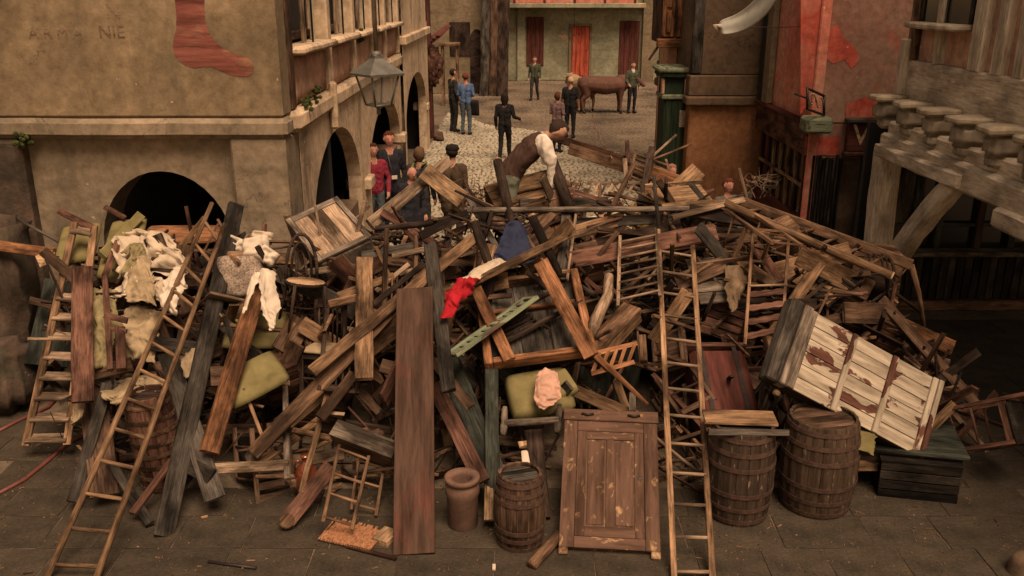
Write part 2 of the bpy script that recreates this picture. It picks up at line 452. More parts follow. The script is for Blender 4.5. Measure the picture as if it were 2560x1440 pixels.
def lathe_mesh(name, prof, seg=24, a0=0, a1=2 * math.pi):
    full = abs(a1 - a0 - 2 * math.pi) < 1e-6
    vs, fs = [], []
    m_ = seg if full else seg + 1
    for r_, z in prof:
        for j in range(m_):
            a = a0 + (a1 - a0) * j / seg
            vs.append((r_ * math.cos(a), r_ * math.sin(a), z))
    for i in range(len(prof) - 1):
        for j in range(seg):
            k = (j + 1) % m_
            fs.append((i * m_ + j, i * m_ + k, (i + 1) * m_ + k, (i + 1) * m_ + j))
    return pmesh(name, vs, fs)
def rotz(a): return Matrix.Rotation(a, 4, 'Z')
def TR(p): return Matrix.Translation(Vector(p))
def eul(p, rx, ry, rz):
    from mathutils import Euler
    return TR(p) @ Euler((R(rx), R(ry), R(rz))).to_matrix().to_4x4()

def copy_tree(root, M, label=None, group=None):
    c = root.copy(); COL.objects.link(c); c.parent = None; c.matrix_basis = M; WM[c.name] = M.copy()
    if label: c['label'] = label
    if group: c['group'] = group
    for ch in [o for o in bpy.data.objects if o.parent is root]:
        d = ch.copy(); COL.objects.link(d); d.parent = c; d.matrix_basis = ch.matrix_basis.copy()
        for g in [o for o in bpy.data.objects if o.parent is ch]:
            e = g.copy(); COL.objects.link(e); e.parent = d; e.matrix_basis = g.matrix_basis.copy()
    return c

# ================================================================== the setting
def ngrid(name, x0, x1, y0, y1, nx, ny, zf, mat):
    vs = [(x0 + (x1 - x0) * i / nx, y0 + (y1 - y0) * j / ny, zf(x0 + (x1 - x0) * i / nx, y0 + (y1 - y0) * j / ny)) for j in range(ny + 1) for i in range(nx + 1)]
    fs = [(j * (nx + 1) + i, j * (nx + 1) + i + 1, (j + 1) * (nx + 1) + i + 1, (j + 1) * (nx + 1) + i) for j in range(ny) for i in range(nx)]
    return mobj(name, pmesh(name, vs, fs), mat)
ground = ngrid('ground', -150, 150, -60, 240, 60, 60, lambda x, y: 0, M_GROUND)
tag(ground, 'trodden brown paved ground of the square and street', None, None, 'structure')

# flagstones of the forecourt, each a piece of the ground
rg = random.Random(11)
flag_meshes = []
for k in range(14):
    bm = bmesh.new()
    n_ = rg.choice((4, 5, 5, 6))
    ring = []
    for (sx, sy) in ((-1, -1), (1, -1), (1, 1), (-1, 1)):
        ring.append(Vector((sx * (0.5 - rg.uniform(0.0, 0.012)), sy * (0.5 - rg.uniform(0.0, 0.012)), 0)))
        if rg.random() < 0.5:
            ring.append(ring[-1] + Vector((-sy * 0.3 * (1 if sx * sy > 0 else -1) * 0, 0, 0)) * 0 + Vector((rg.uniform(-.02, .02), rg.uniform(-.02, .02), 0)))
    ring2 = []
    for i, v in enumerate(ring):
        if not ring2 or (v - ring2[-1]).length > 0.04: ring2.append(v)
    lo = [bm.verts.new((v.x, v.y, -0.03)) for v in ring2]
    mi = [bm.verts.new((v.x, v.y, 0.004)) for v in ring2]
    hi = [bm.verts.new((v.x * 0.965, v.y * 0.965, 0.0055 + rg.uniform(-0.001, 0.001))) for v in ring2]
    N_ = len(ring2)
    for i in range(N_):
        j = (i + 1) % N_
        bm.faces.new((lo[i], lo[j], mi[j], mi[i])); bm.faces.new((mi[i], mi[j], hi[j], hi[i]))
    bm.faces.new(hi)
    me = bmmesh('flagstone', bm); me.materials.append(M_FLAG); flag_meshes.append(me)
y = 4.55; row = 0; nflag = 0
while y < 10.6:
    hy = rg.uniform(0.36, 0.5)
    x = -5.6 + rg.uniform(-0.3, 0)
    while x < 6.6:
        wx = rg.uniform(0.42, 0.85)
        xc, yc = x + wx / 2, y + hy / 2
        lim = yc * 0.62 + 0.5
        show = abs(xc) < lim and (yc < 6.9 or xc > 2.4 or (xc < -2.6 and yc < 8.3))
        if show and nflag < 299:
            me = rg.choice(flag_meshes)
            o = bpy.data.objects.new('flagstone', me)
            M = TR((xc, yc, 0.004 + rg.uniform(-0.003, 0.003))) @ rotz(rg.choice((0, math.pi)) + rg.uniform(-.02, .02)) @ Matrix.Diagonal((wx, hy, 1, 1)) 
            link(o, M, ground); nflag += 1
        x += wx
    y += hy; row += 1

# grit, chips and straw trodden into the paving: uncountable
rr_ = random.Random(77); dv, df = [], []
for k in range(2600):
    x_ = rr_.uniform(-4.6, 5.2); y_ = rr_.uniform(4.8, 8.6)
    L_ = rr_.uniform(.006, .02) if rr_.random() < .8 else rr_.uniform(.02, .07); w_ = rr_.uniform(.004, .009); a_ = rr_.uniform(0, 3.14)
    d_ = Vector((math.cos(a_), math.sin(a_), 0)); q_ = Vector((-d_.y, d_.x, 0)); c_ = Vector((x_, y_, .0115)); b0 = len(dv)
    for (u_, v_, z_) in ((-1, -1, 0), (1, -1, 0), (1, 1, 0), (-1, 1, 0), (-.8, -.4, .007), (.8, -.4, .007), (.8, .4, .006), (-.8, .4, .008)): dv.append(c_ + d_ * u_ * L_ / 2 + q_ * v_ * w_ / 2 + Vector((0, 0, z_)))
    df += [(b0, b0 + 1, b0 + 5, b0 + 4), (b0 + 1, b0 + 2, b0 + 6, b0 + 5), (b0 + 2, b0 + 3, b0 + 7, b0 + 6), (b0 + 3, b0, b0 + 4, b0 + 7), (b0 + 4, b0 + 5, b0 + 6, b0 + 7)]
tag(mobj('grit', pmesh('grit', dv, df), W_MID), 'grit, chips and straw scattered over the paving', None, None, 'stuff')
# pale cobbles in the street behind the barricade: too small to pick apart, one joined mass
def cobbles(name, label, inside, x0, x1, y0, y1, size, mat):
    rr = random.Random(3); vs, fs = [], []
    y = y0
    while y < y1:
        x = x0 + rr.uniform(0, size)
        while x < x1:
            s = size * rr.uniform(0.38, 0.5); cx, cy = x + rr.uniform(-.035, .035), y + rr.uniform(-.03, .03)
            if inside(cx, cy):
                h = rr.uniform(0.012, 0.032); b0 = len(vs)
                for k in range(6):
                    a = k * math.pi / 3 + rr.uniform(-.2, .2)
                    vs.append((cx + s * math.cos(a), cy + s * math.sin(a) * 0.9, 0.001))
                for k in range(6):
                    a = k * math.pi / 3
                    vs.append((cx + s * .6 * math.cos(a), cy + s * .6 * math.sin(a) * 0.9, h))
                for k in range(6):
                    k2 = (k + 1) % 6
                    fs.append((b0 + k, b0 + k2, b0 + 6 + k2, b0 + 6 + k))
                fs.append(tuple(range(b0 + 6, b0 + 12)))
            x += size
        y += size * 0.88
    o = mobj(name, pmesh(name, vs, fs), mat)
    return tag(o, label, None, None, 'stuff')
def in_pale(x, y):
    e = noise.noise(Vector((x * 0.7, y * 0.5, 0))) * 1.6
    far = 33.0 - max(0, x + 2.7) * 1.75 + e * 1.3
    return 11.5 < y < far
cobbles('cobbles', 'pale dusty cobbles of the street behind the barricade', in_pale, -2.25, 6.0, 11.5, 35, 0.115, M_COBBLE)
cobbles('brown_cobbles', 'brown worn cobbles of the square around the cow', lambda x, y: not in_pale(x, y) and y > 15, -3.8, 7.5, 15, 43.5, 0.17, M_GROUND)

def arch_wall(name, org, d, inn, s0, s1, z0, z1, arches, depth, mat, parent, N=18):
    """wall sheet in (s, z) with arched openings down to z0, and their soffits going depth inwards"""
    org, d, inn = Vector(org), Vector(d).normalized(), Vector(inn).normalized()
    vs, fs = [], []
    def V(s, z, q=0.0):
        vs.append(org + d * s + Vector((0, 0, z)) + inn * q); return len(vs) - 1
    def quad(a, b2, c, e): fs.append((V(*a), V(*b2), V(*c), V(*e)))
    cur = s0
    for (sc, hw, zs, rise) in sorted(arches):
        quad((cur, z0), (sc - hw, z0), (sc - hw, z1), (cur, z1))
        pts = [(sc - hw, z0)] + [(sc - hw * math.cos(math.pi * k / N), zs + rise * math.sin(math.pi * k / N)) for k in range(N + 1)] + [(sc + hw, z0)]
        for k in range(1, N + 1):
            (a, za), (b2, zb) = pts[k], pts[k + 1]
            quad((a, za), (b2, zb), (b2, z1), (a, z1))
        for k in range(len(pts) - 1):
            (a, za), (b2, zb) = pts[k], pts[k + 1]
            quad((a, za, 0), (a, za, depth), (b2, zb, depth), (b2, zb, 0))
        cur = sc + hw
    quad((cur, z0), (s1, z0), (s1, z1), (cur, z1))
    return mobj(name, pmesh(name, vs, fs), mat, None, parent)
def wbox(name, x0, x1, y0, y1, z0, z1, mat, parent, bev=0.01):
    return lbox(name, Matrix.Identity(4), x0, x1, y0, y1, z0, z1, mat, parent, bev)
def lump_box(name, x0, x1, y0, y1, z0, z1, mat, parent, amp=0.02, seed=0, sub=3, freq=3.0):
    """weathered stone block: bevelled, subdivided and roughened"""
    bm = bmesh.new(); bmesh.ops.create_cube(bm, size=1)
    for v in bm.verts: v.co = Vector((x0 + (v.co.x + .5) * (x1 - x0), y0 + (v.co.y + .5) * (y1 - y0), z0 + (v.co.z + .5) * (z1 - z0)))
    bmesh.ops.bevel(bm, geom=bm.edges[:], offset=min(x1 - x0, y1 - y0, z1 - z0) * 0.2, segments=2, affect='EDGES')
    bmesh.ops.subdivide_edges(bm, edges=[e for e in bm.edges if e.calc_length() > min(x1 - x0, y1 - y0, z1 - z0) * 0.5], cuts=sub, use_grid_fill=True)
    for v in bm.verts:
        q = v.co * freq + Vector((seed * 7.1, seed * 3.3, 0))
        v.co += Vector((noise.noise(q), noise.noise(q + Vector((9, 0, 0))), noise.noise(q + Vector((0, 9, 0))))) * amp
    c = Vector(((x0 + x1) / 2, (y0 + y1) / 2, (z0 + z1) / 2))
    for v in bm.verts: v.co -= c
    return mobj(name, bmmesh(name, bm), mat, TR(c), parent, True)

# ------------------------------------------------------------------ arcaded house on the corner (ochre front, pale side with arches)
XS, YF = -2.30, 9.10
house = thing('arcade_house', 'ochre plastered corner house with arches, string course and painted red stocking', 'building', (XS - 2, YF + 4, 0))
ZL0, ZL1 = 2.60, 2.80
XL = -9.0
# upper front wall, ledge, recessed lower wall with the wide arch, pilasters
wbox('upper_wall', XL, XS, YF, YF + 0.4, ZL1, 6.6, PL_FRONT, house, 0.03)
ac = at(412, 520, YF + .14).x; ah = (at(580, 560, YF + .14).x - at(252, 560, YF + .14).x) / 2
arch_wall('lower_wall', (0, YF + .14, 0), (1, 0, 0), (0, 1, 0), at(60, 450, YF).x, at(590, 450, YF).x, 0, ZL0 + .02, [(ac, ah, 1.42, 0.82)], 0.5, PL_STONE, house)
xp = at(582, 450, YF).x
wbox('corner_pier', xp, XS, YF, YF + .6, 0, ZL0, PL_STONE, house, 0.025)
wbox('outer_pier', XL, at(66, 450, YF).x, YF - .03, YF + .6, 0, ZL0, PL_ROCK, house, 0.05)
lump = lump_box('string_course', XL, XS + .04, YF - .04, YF + .3, ZL0, ZL1, PL_STONE, house, 0.012, 1, 12, 2.0)
wbox('arcade_back_wall', XL, XS - .1, YF + 2.6, YF + 2.8, 0, ZL0 - .02, M_BLACK, house)  # arcade interior: its shade is put into the black colour
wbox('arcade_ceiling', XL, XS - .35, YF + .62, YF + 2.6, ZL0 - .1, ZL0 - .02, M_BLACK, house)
# side wall along the street: two bays of arches, then a taller far bay
def ys(px, py): return onX(px, py, XS).y
a1c, a1h = (ys(778, 470) + ys(903, 430)) / 2, (ys(903, 430) - ys(778, 470)) / 2
z1 = onX(838, 325, XS).z
a2l, a2r = ys(925, 380), ys(1000, 330); a2c, a2h = (a2l + a2r) / 2, (a2r - a2l) / 2
z2 = onX(965, 255, XS).z
YE1 = ys(1001, 200)
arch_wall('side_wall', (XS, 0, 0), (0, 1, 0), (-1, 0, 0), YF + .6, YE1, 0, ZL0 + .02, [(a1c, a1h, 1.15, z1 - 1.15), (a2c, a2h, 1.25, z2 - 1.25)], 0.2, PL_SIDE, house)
YE2 = ys(1066, 230)
a3l, a3r = ys(1010, 330), ys(1060, 270); a3c, a3h = (a3l + a3r) / 2, (a3r - a3l) / 2
z3 = onX(1036, 180, XS).z
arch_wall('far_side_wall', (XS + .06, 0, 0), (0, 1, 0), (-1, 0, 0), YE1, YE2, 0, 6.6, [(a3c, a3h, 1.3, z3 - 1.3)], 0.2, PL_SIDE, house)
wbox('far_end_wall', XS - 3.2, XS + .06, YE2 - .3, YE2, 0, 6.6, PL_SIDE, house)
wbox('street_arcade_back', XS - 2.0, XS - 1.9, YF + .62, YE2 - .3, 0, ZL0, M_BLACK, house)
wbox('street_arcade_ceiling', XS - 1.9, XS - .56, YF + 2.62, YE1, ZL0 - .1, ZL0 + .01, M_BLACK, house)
wbox('shade_cross_wall', XS - 1.9, XS - .22, YE1 - .1, YE1 - .02, 0, ZL0, M_BLACK, house, 0)  # added black wall, so the arches look dark inside
wbox('shade_lining', XS - 1.9, XS - .2, YE2 - .36, YE2 - .305, 0, 3.2, M_BLACK, house, 0)  # added black sheet, painted shade over the lit end wall
wbox('light_stop_ceiling', XS - 1.9, XS - .2, YE1, YE2 - .37, 3.2, 3.3, M_BLACK, house, 0)  # added unseen ceiling, keeps light out of the far bay
wbox('light_stop_roof', XL, XS - .02, YF + .42, YE2 - .02, 6.6, 6.75, PL_UMBER, house, 0)  # added unseen roof, stops light falling in from above
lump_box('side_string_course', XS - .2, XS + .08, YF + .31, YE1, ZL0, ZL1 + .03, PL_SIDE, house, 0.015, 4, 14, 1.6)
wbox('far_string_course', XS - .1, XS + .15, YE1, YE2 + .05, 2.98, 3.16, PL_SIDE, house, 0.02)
# piers' imposts and stone counters in the arches
for (px, py) in ((917, 442), (1003, 338), (1063, 272)):
    yy = ys(px, py)
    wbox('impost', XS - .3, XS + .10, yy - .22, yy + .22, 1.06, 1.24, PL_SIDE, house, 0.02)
wbox('stone_counter', XS - .5, XS - .05, a1c - a1h * .9, a1c + a1h * .95, 0.02, 1.0, PL_UMBER, house, 0.02)
wbox('stone_counter', XS - .5, XS - .05, a2c - a2h * .9, a2c + a2h * .95, 0.02, 1.05, PL_UMBER, house, 0.02)
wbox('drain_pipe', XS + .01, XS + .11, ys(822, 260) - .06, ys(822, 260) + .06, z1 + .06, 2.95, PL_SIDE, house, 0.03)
# upper floor on the side: timber posts, pink panels, sills, dark window openings behind leaning bars
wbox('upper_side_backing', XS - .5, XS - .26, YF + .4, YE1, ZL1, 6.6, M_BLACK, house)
posts = [ys(715, 120), ys(730, 120), ys(833, 120), ys(912, 110), ys(955, 100), ys(985, 90)]
posts = [YF + .46, ys(822, 120), ys(884, 110), ys(930, 100), ys(962, 100), YE1 - .12]
for yy in posts:
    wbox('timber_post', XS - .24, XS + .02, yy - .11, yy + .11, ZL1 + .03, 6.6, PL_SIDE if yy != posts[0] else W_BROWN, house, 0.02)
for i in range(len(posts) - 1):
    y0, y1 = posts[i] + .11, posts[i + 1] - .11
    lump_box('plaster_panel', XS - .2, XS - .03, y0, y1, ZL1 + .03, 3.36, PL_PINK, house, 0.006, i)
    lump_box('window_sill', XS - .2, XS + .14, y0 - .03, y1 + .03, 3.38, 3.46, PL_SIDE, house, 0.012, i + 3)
    nb = 3
    for k in range(nb):
        yb = y0 + (y1 - y0) * (k + .5) / nb
        beam('shutter_slat', (XS - .10 + .03 * (k % 2), yb, 3.47), (XS - .06, yb + RND.uniform(-.12, .12), 6.3), 0.075, 0.025, W_PALE if k % 2 else M_STONECAP, house, (1, -.4, 0))
    wbox('window_frame', XS - .26, XS - .18, y0, y1, 3.49, 3.58, W_BROWN, house)
    tube('iron_bar', [(XS + .01, (y0 + y1) / 2 + .1, 3.42), (XS + .01, (y0 + y1) / 2 + .1, 4.9)], 0.012, M_IRON, house, 6)
for (px, py, z) in ((903, 90, 0), (765, 255, 0), (790, 232, 0), (60, 350, 0)):
    p = onX(px, py, XS + .05) if px > 100 else at(px, py, YF - .05)
    bm = bmesh.new()
    for k in range(26):
        c = p + Vector((RND.gauss(0, .03), RND.gauss(0, .07), RND.gauss(0, .045)))
        bmesh.ops.create_icosphere(bm, subdivisions=1, radius=RND.uniform(.012, .03), matrix=TR(c))
    o = mobj('moss_tuft', bmmesh('moss_tuft', bm), M_MOSS, None, house); o['kind'] = 'stuff'

PL_REDW = plaster('red_paint_remnant', [(0.3, (0.24, 0.045, 0.03)), (0.5, (0.40, 0.075, 0.05)), (0.72, (0.42, 0.16, 0.11))], 2.2, (0.19, 0.10, 0.07), 0.6)
# red stocking painted on the front wall
def pix_poly(name, pts, Y, mat, parent, thick=0.004):
    P = [at(x, y, Y) for x, y in pts]
    c = sum(P, Vector()) / len(P)
    bm = bmesh.new()
    f = bm.faces.new([bm.verts.new(p - c) for p in P])
    f.normal_update()
    bmesh.ops.triangulate(bm, faces=[f], quad_method='BEAUTY', ngon_method='EAR_CLIP')
    return mobj(name, bmmesh(name, bm), mat, TR(c), parent)
# leg runs on above the top edge of the picture as the sign would
STOCK = [(437, -190), (434, -60), (437, 0), (441, 40), (440, 75), (434, 97), (432, 115), (436, 135), (447, 152), (463, 163), (485, 170), (512, 167), (530, 167), (550, 176),
         (575, 187), (600, 192), (620, 191), (632, 183), (635, 168), (631, 155), (620, 145), (600, 138), (575, 130), (552, 117), (534, 100), (522, 80), (514, 55), (510, 20), (511, 0), (516, -60), (518, -190)]
pix_poly('painted_stocking', STOCK, YF - .004, M_REDPAINT, house)['label'] = 'red stocking painted on the ochre wall'
def text(name, body, M, size, mat, parent, extrude=0.002):
    cu = bpy.data.curves.new(name, 'FONT'); cu.body = body; cu.size = size; cu.extrude = .0004 if extrude <= .002 else extrude; cu.align_x = 'LEFT'
    o = bpy.data.objects.new(name, cu); COL.objects.link(o)
    dg = bpy.context.evaluated_depsgraph_get()
    me = bpy.data.meshes.new_from_object(o.evaluated_get(dg))
    bpy.data.objects.remove(o); me.materials.clear()
    return mobj(name, me, mat, M, parent)
STAND = Matrix.Rotation(R(90), 4, 'X')
p = at(72, 96, YF - .003); text('faded_lettering', 'A R M A', TR(p) @ STAND, .15, M_FADED, house)
p = at(247, 95, YF - .003); text('faded_lettering', 'NIE', TR(p) @ STAND, .17, M_FADED, house)
p = at(265, 45, YF - .003); text('faded_lettering', 'N', TR(p) @ STAND, .19, M_FADED, house)

# mossy boulder-like foot of the wall at its outer corner
rock = lump_box('buttress_stone', at(-120, 900, 8.5).x, at(62, 700, 8.7).x, 8.5, 9.05, 0, 1.9, PL_ROCK, None, 0.14, 8, 8, 2.6)
tag(rock, 'rough mossy pinkish stone buttress at the foot of the ochre wall', 'buttress')
rock2 = lump_box('mossy_stone', at(-60, 900, 8.2).x, at(60, 900, 8.2).x, 8.0, 8.5, 0, 0.8, PL_ROCK, None, 0.12, 5, 6, 2.0)
tag(rock2, 'low dark mossy stone lying before the buttress', 'stone')

# ------------------------------------------------------------------ hanging lantern
LP = at(944, 215, 9.0)
lan = thing('street_lantern', 'unlit iron lantern with dusty panes hanging before the arcade', 'lantern', (LP.x, LP.y, LP.z - .25))
M0 = TR((LP.x, LP.y, 0)) @ rotz(R(40))
zt, zb = at(944, 186, 9).z, at(944, 262, 9).z
rt, rb = .215, .125
def ring4(r, z): return [M0 @ Vector((r * math.cos(R(a)), r * math.sin(R(a)), z)) for a in (45, 135, 225, 315)]
top, bot = ring4(rt, zt), ring4(rb, zb)
for i in range(4):
    tube('corner_bar', [top[i], bot[i]], .010, M_LEAD, lan, 6)
    tube('bottom_bar', [bot[i], bot[(i + 1) % 4]], .010, M_LEAD, lan, 6)
    tube('top_bar', [top[i], top[(i + 1) % 4]], .012, M_LEAD, lan, 6)
    c = [top[i], top[(i + 1) % 4], bot[(i + 1) % 4], bot[i]]
    me = pmesh('pane', c, [(0, 1, 2, 3)])
    mobj('pane', me, M_PANE, None, lan)
za = at(944, 146, 9).z
prof = [(.27, zt - .01), (.275, zt + .012), (.24, zt + .04), (.09, za - .02), (.07, za), (.07, za + .03), (.02, za + .05)]
me = lathe_mesh('roof', prof, 4, R(45), R(405)); mobj('roof', me, M_LEAD, M0, lan)
mobj('finial', lathe_mesh('finial', [(.0, za + .08), (.045, za + .06), (.055, za + .03), (.03, za)], 10), M_LEAD, M0, lan, True)
mobj('base_plate', lathe_mesh('base_plate', [(.0, zb - .10), (.02, zb - .09), (.02, zb - .03), (.12, zb), (.0, zb + .005)], 4, R(45), R(405)), M_LEAD, M0, lan)
tube('candle', [(LP.x - .03, LP.y, zb), (LP.x - .03, LP.y, zb + .13)], .022, M_CANDLE, lan, 10)
tube('hanging_rod', [(LP.x, LP.y, za + .05), (LP.x, LP.y, 5.2)], .022, W_LGREY, lan, 8)
tube('bracket_arm', [(LP.x, LP.y, 5.2), (XS - .05, LP.y + .35, 5.2)], .025, M_IRON, lan, 8)

# ------------------------------------------------------------------ far side of the square
def house_front(name, label, x0, x1, y, z1, mat, depth=3):
    h = thing(name, label, 'building', ((x0 + x1) / 2, y, 0))
    wbox('wall', x0, x1, y, y + depth, 0, z1, mat, h, 0.03)
    return h
YG = 44.0
xg0, xg1 = at(1262, 190, YG).x, at(1650, 190, YG).x
green = house_front('sage_house', 'sage green plastered house with red door and red balcony facing down the street', xg0, xg1, YG, 8, PL_SAGE)
def pr(px0, px1, py0, py1, Y):
    a, b2 = at(px0, py1, Y), at(px1, py0, Y); return a.x, b2.x, max(0.0, a.z), b2.z
def door(parent, px0, px1, py0, py1, Y, mat, name='door', frame=True, fm=None):
    x0, x1, z0, z1 = pr(px0, px1, py0, py1, Y)
    n_ = 4; w = (x1 - x0) / n_
    d = wbox(name, x0, x1, Y - .03, Y + .02, z0, z1, mat, parent)
    for k in range(n_):
        wbox('board', x0 + k * w + .012, x0 + (k + 1) * w - .012, Y - .055, Y - .032, z0 + .03, z1 - .03, mat, d, .006)
    if frame:
        t = .12
        wbox('door_post', x0 - t, x0 - .005, Y - .09, Y + .02, z0, z1 + t, fm or PL_BEIGE, parent)
        wbox('door_post', x1 + .005, x1 + t, Y - .09, Y + .02, z0, z1 + t, fm or PL_BEIGE, parent)
        wbox('lintel', x0 - .003, x1 + .003, Y - .10, Y + .02, z1 + .003, z1 + t, fm or PL_BEIGE, parent)
    return d
door(green, 1427, 1474, 66, 191, YG, P_REDDOOR)
door(green, 1316, 1360, 42, 165, YG, P_MAROON, 'shutter', False)
door(green, 1545, 1600, 52, 188, YG, P_MAROON, 'shutter', False)
x0, x1, z0, z1 = pr(1270, 1610, -40, 14, YG)
wbox('balcony_slab', x0, x1, YG - 1.0, YG, z0 - .10, z0 + .12, PL_SAGE, green, .03)
wbox('balcony_front', x0 + .2, x1 - .4, YG - .95, YG - .85, z0 + .12, z0 + 1.2, PL_REDFACE, green)
for k in range(5):
    xx = x0 + .3 + (x1 - x0 - .8) * k / 4
    wbox('balcony_post', xx - .05, xx + .05, YG - 1.0, YG - .955, z0 + .12, z0 + 1.25, P_MAROON, green)
x0, x1, z0, z1 = pr(1293, 1312, 10, 200, YG); wbox('pilaster', x0, x1, YG - .15, YG + .02, 0, 6, PL_SAGE, green)
x0, x1, z0, z1 = pr(1600, 1640, 10, 200, YG); wbox('pilaster', x0, x1, YG - .25, YG + .02, 0, 6, PL_BEIGE, green)
# drab house left of it, with dark doorway and heavy timber posts
YB = 38.0
xb0, xb1 = -6.5, at(1262, 180, YB).x
drab = house_front('drab_house', 'drab beige house with dark doorway and leaning timber posts beyond the arcade', xb0, xb1, YB, 8, PL_BEIGE)
x0, x1, z0, z1 = pr(1176, 1210, 95, 205, YB)
hw_ = (x1 - x0) / 2
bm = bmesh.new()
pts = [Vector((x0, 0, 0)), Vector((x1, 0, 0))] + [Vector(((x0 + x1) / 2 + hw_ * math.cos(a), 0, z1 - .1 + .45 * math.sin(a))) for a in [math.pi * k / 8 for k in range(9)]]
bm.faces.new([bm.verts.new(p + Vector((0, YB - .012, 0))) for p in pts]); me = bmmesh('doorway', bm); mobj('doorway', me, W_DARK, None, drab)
for (px, w, mat) in ((1210, .34, W_GREY), (1232, .30, W_BROWN), (1250, .62, W_DARK)):
    a, b2 = at(px, 215, YB - .8), at(px + 8, -20, YB - .4); a.z = 0
    beam('timber_post', a, b2 + Vector((0, 0, 2)), w, .3, mat, drab, (0, -1, 0), 0, 1, .03, .02)
x0, x1, z0, z1 = pr(1125, 1175, 55, 140, YB); wbox('window', x0, x1, YB - .04, YB, z0, z1, W_DARK, drab)
x0, x1, z0, z1 = pr(1100, 1150, 132, 150, YB - 4)
tag(wbox('market_shelf', x0, x1, YB - 4.3, YB - 3.7, z0 + .5, z0 + .62, W_TAN, None), 'tan plank shelf of a stall beside the drab house', 'shelf')
for xx in (x0 + .1, x1 - .1):
    wbox('leg', xx - .05, xx + .05, YB - 4.2, YB - 3.8, 0, z0 + .5, W_TAN, bpy.data.objects['market_shelf'])
# red stall front with post, at the end of the arcade
p0 = gnd(1075, 345)
stall = thing('red_stall', 'narrow red wooden stall post and awning at the end of the arcade', 'stall', (p0.x, p0.y, 0))
beam('post', p0 + Vector((0, 0, 0)), p0 + Vector((-.05, 0, 4.5)), .22, .22, P_MAROON, stall, (0, -1, 0))
beam('post', p0 + Vector((.02, .5, 0)), p0 + Vector((-.02, .5, 4.5)), .14, .14, M_IRON, stall, (0, -1, 0))
for k in range(5):
    q = at(1060 + k * 9, 118 - k * 7, p0.y + .2)
    beam('awning_board', q, q + Vector((.20, 1.2, .25)),   .18, .03, P_MAROON, stall, (0, -.5, 1))
# lumpy hanging bundle on the post
bm = bmesh.new(); bmesh.ops.create_icosphere(bm, subdivisions=4, radius=1)
q = at(1082, 165, p0.y - .1)
for v in bm.verts:
    d = 1 + .35 * noise.noise(v.co * 2.2) + .2 * noise.noise(v.co * 5)
    v.co = q + Vector((v.co.x * .26, v.co.y * .25, v.co.z * .55)) * d
bndl = mobj('hanging_bundle', bmmesh('hanging_bundle', bm), W_RED, None, None); tag(bndl, 'lumpy brown bundle hanging on the red stall post', 'bundle')

# ------------------------------------------------------------------ burnt orange house and shutters on the other side of the street
YO = 17.2
xo0, xo1 = at(1722, 300, YO).x, 4.66
orange = house_front('orange_house', 'burnt orange and umber rendered house with moulded band beside green booth', xo0, xo1 + .4, YO, at(1800, 262, YO).z, PL_ORANGE, 4)
zb0, zb1 = at(1800, 264, YO).z, at(1800, 240, YO).z
wbox('band', xo0 - .08, xo1 + .5, YO - .12, YO + 4, zb0 + .003, zb1, PL_UMBER, orange, .03)
wbox('band', xo0 - .04, xo1 + .5, YO - .06, YO + 4, zb1 + .003, at(1800, 188, YO).z, PL_UMBER, orange, .02)
wbox('upper_wall', xo0, xo1 + .4, YO + .02, YO + 4, at(1800, 188, YO).z + .003, 7, PL_UMBER, orange, .02)
wbox('corner_strip', xo0 - .02, xo0 + .18, YO - .03, YO + .1, at(1800, 186, YO).z + .01, 7, W_GREY, orange, .02)
# bay of orange panelled shutters high on its street side
YSH = 18.6
sh = thing('shuttered_bay', 'orange-brown panelled shutter bay above the green booth', 'shutters', (at(1690, 130, YSH).x, YSH, 0))
x0, x1, z0, z1 = pr(1650, 1732, -60, 108, YSH)
wbox('bay_box', x0, x1, YSH, YSH + 1.2, z0, 6.5, W_RED, sh, .02)
for k in range(2):
    xa = x0 + (x1 - x0) * k / 2
    sp = wbox('shutter', xa + .02, xa + (x1 - x0) / 2 - .02, YSH - .05, YSH - .003, z0 + .12, z1, W_ORANGE, sh, .012)
    for j in range(3):
        wbox('panel', xa + .09, xa + (x1 - x0) / 2 - .09, YSH - .085, YSH - .052, z0 + .2 + j * .48, z0 + .62 + j * .48, W_ORANGE, sp, .015)
wbox('bay_sill', x0 - .06, x1 + .02, YSH - .12, YSH + .1, z0 - .08, z0 + .09, W_ORANGE, sh, .015)
beam('brace', at(1648, 112, YSH), at(1622, 150, YSH), .05, .05, W_BROWN, sh)
x0, x1, z0, z1 = pr(1640, 1732, 112, 168, YSH)
wbox('recess_wall', x0 + .25, x1, YSH + .25, YSH + 1.2, 0, z1 + .04, PL_PINK, sh, .02)
wbox('dark_opening', x0 + .45, x1 - .02, YSH + .2, YSH + .247, z0 + .06, z1 + .02, M_BLACK, sh, .0)
# green booth
YK = 17.6
x0, x1, z0, z1 = pr(1650, 1722, 195, 440, YK); z1 = at(1690, 195, YK).z
booth = thing('green_booth', 'dark green wooden street booth with cornice and torn poster', 'booth', ((x0 + x1) / 2, YK, 0))
wbox('body', x0, x1 - .02, YK, YK + .7, 0, z1, P_GREENK, booth, .02)
wbox('cornice', x0 - .09, x1 - .0, YK - .10, YK + .8, z1 + .003, z1 + .10, P_GREENK, booth, .03)
wbox('roof_cap', x0 - .13, x1 + .02, YK - .14, YK + .85, z1 + .103, z1 + .20, P_SAGE, booth, .03)
zm = at(1690, 240, YK).z
wbox('moulding', x0 - .05, x1 - .0, YK - .07, YK + .72, zm - .06, zm + .03, P_SAGE, booth, .02)
for k in range(3):
    xa = x0 + .04 + (x1 - x0 - .1) * k / 3
    wbox('plank', xa, xa + (x1 - x0 - .1) / 3 - .015, YK - .025, YK - .003, .05, zm - .08, P_GREENK, booth, .006)
a = at(1697, 318, YK - .04); b2 = at(1716, 276, YK - .04)
wbox('poster', a.x, b2.x, YK - .034, YK - .028, a.z, b2.z, M_POSTER, booth, 0)
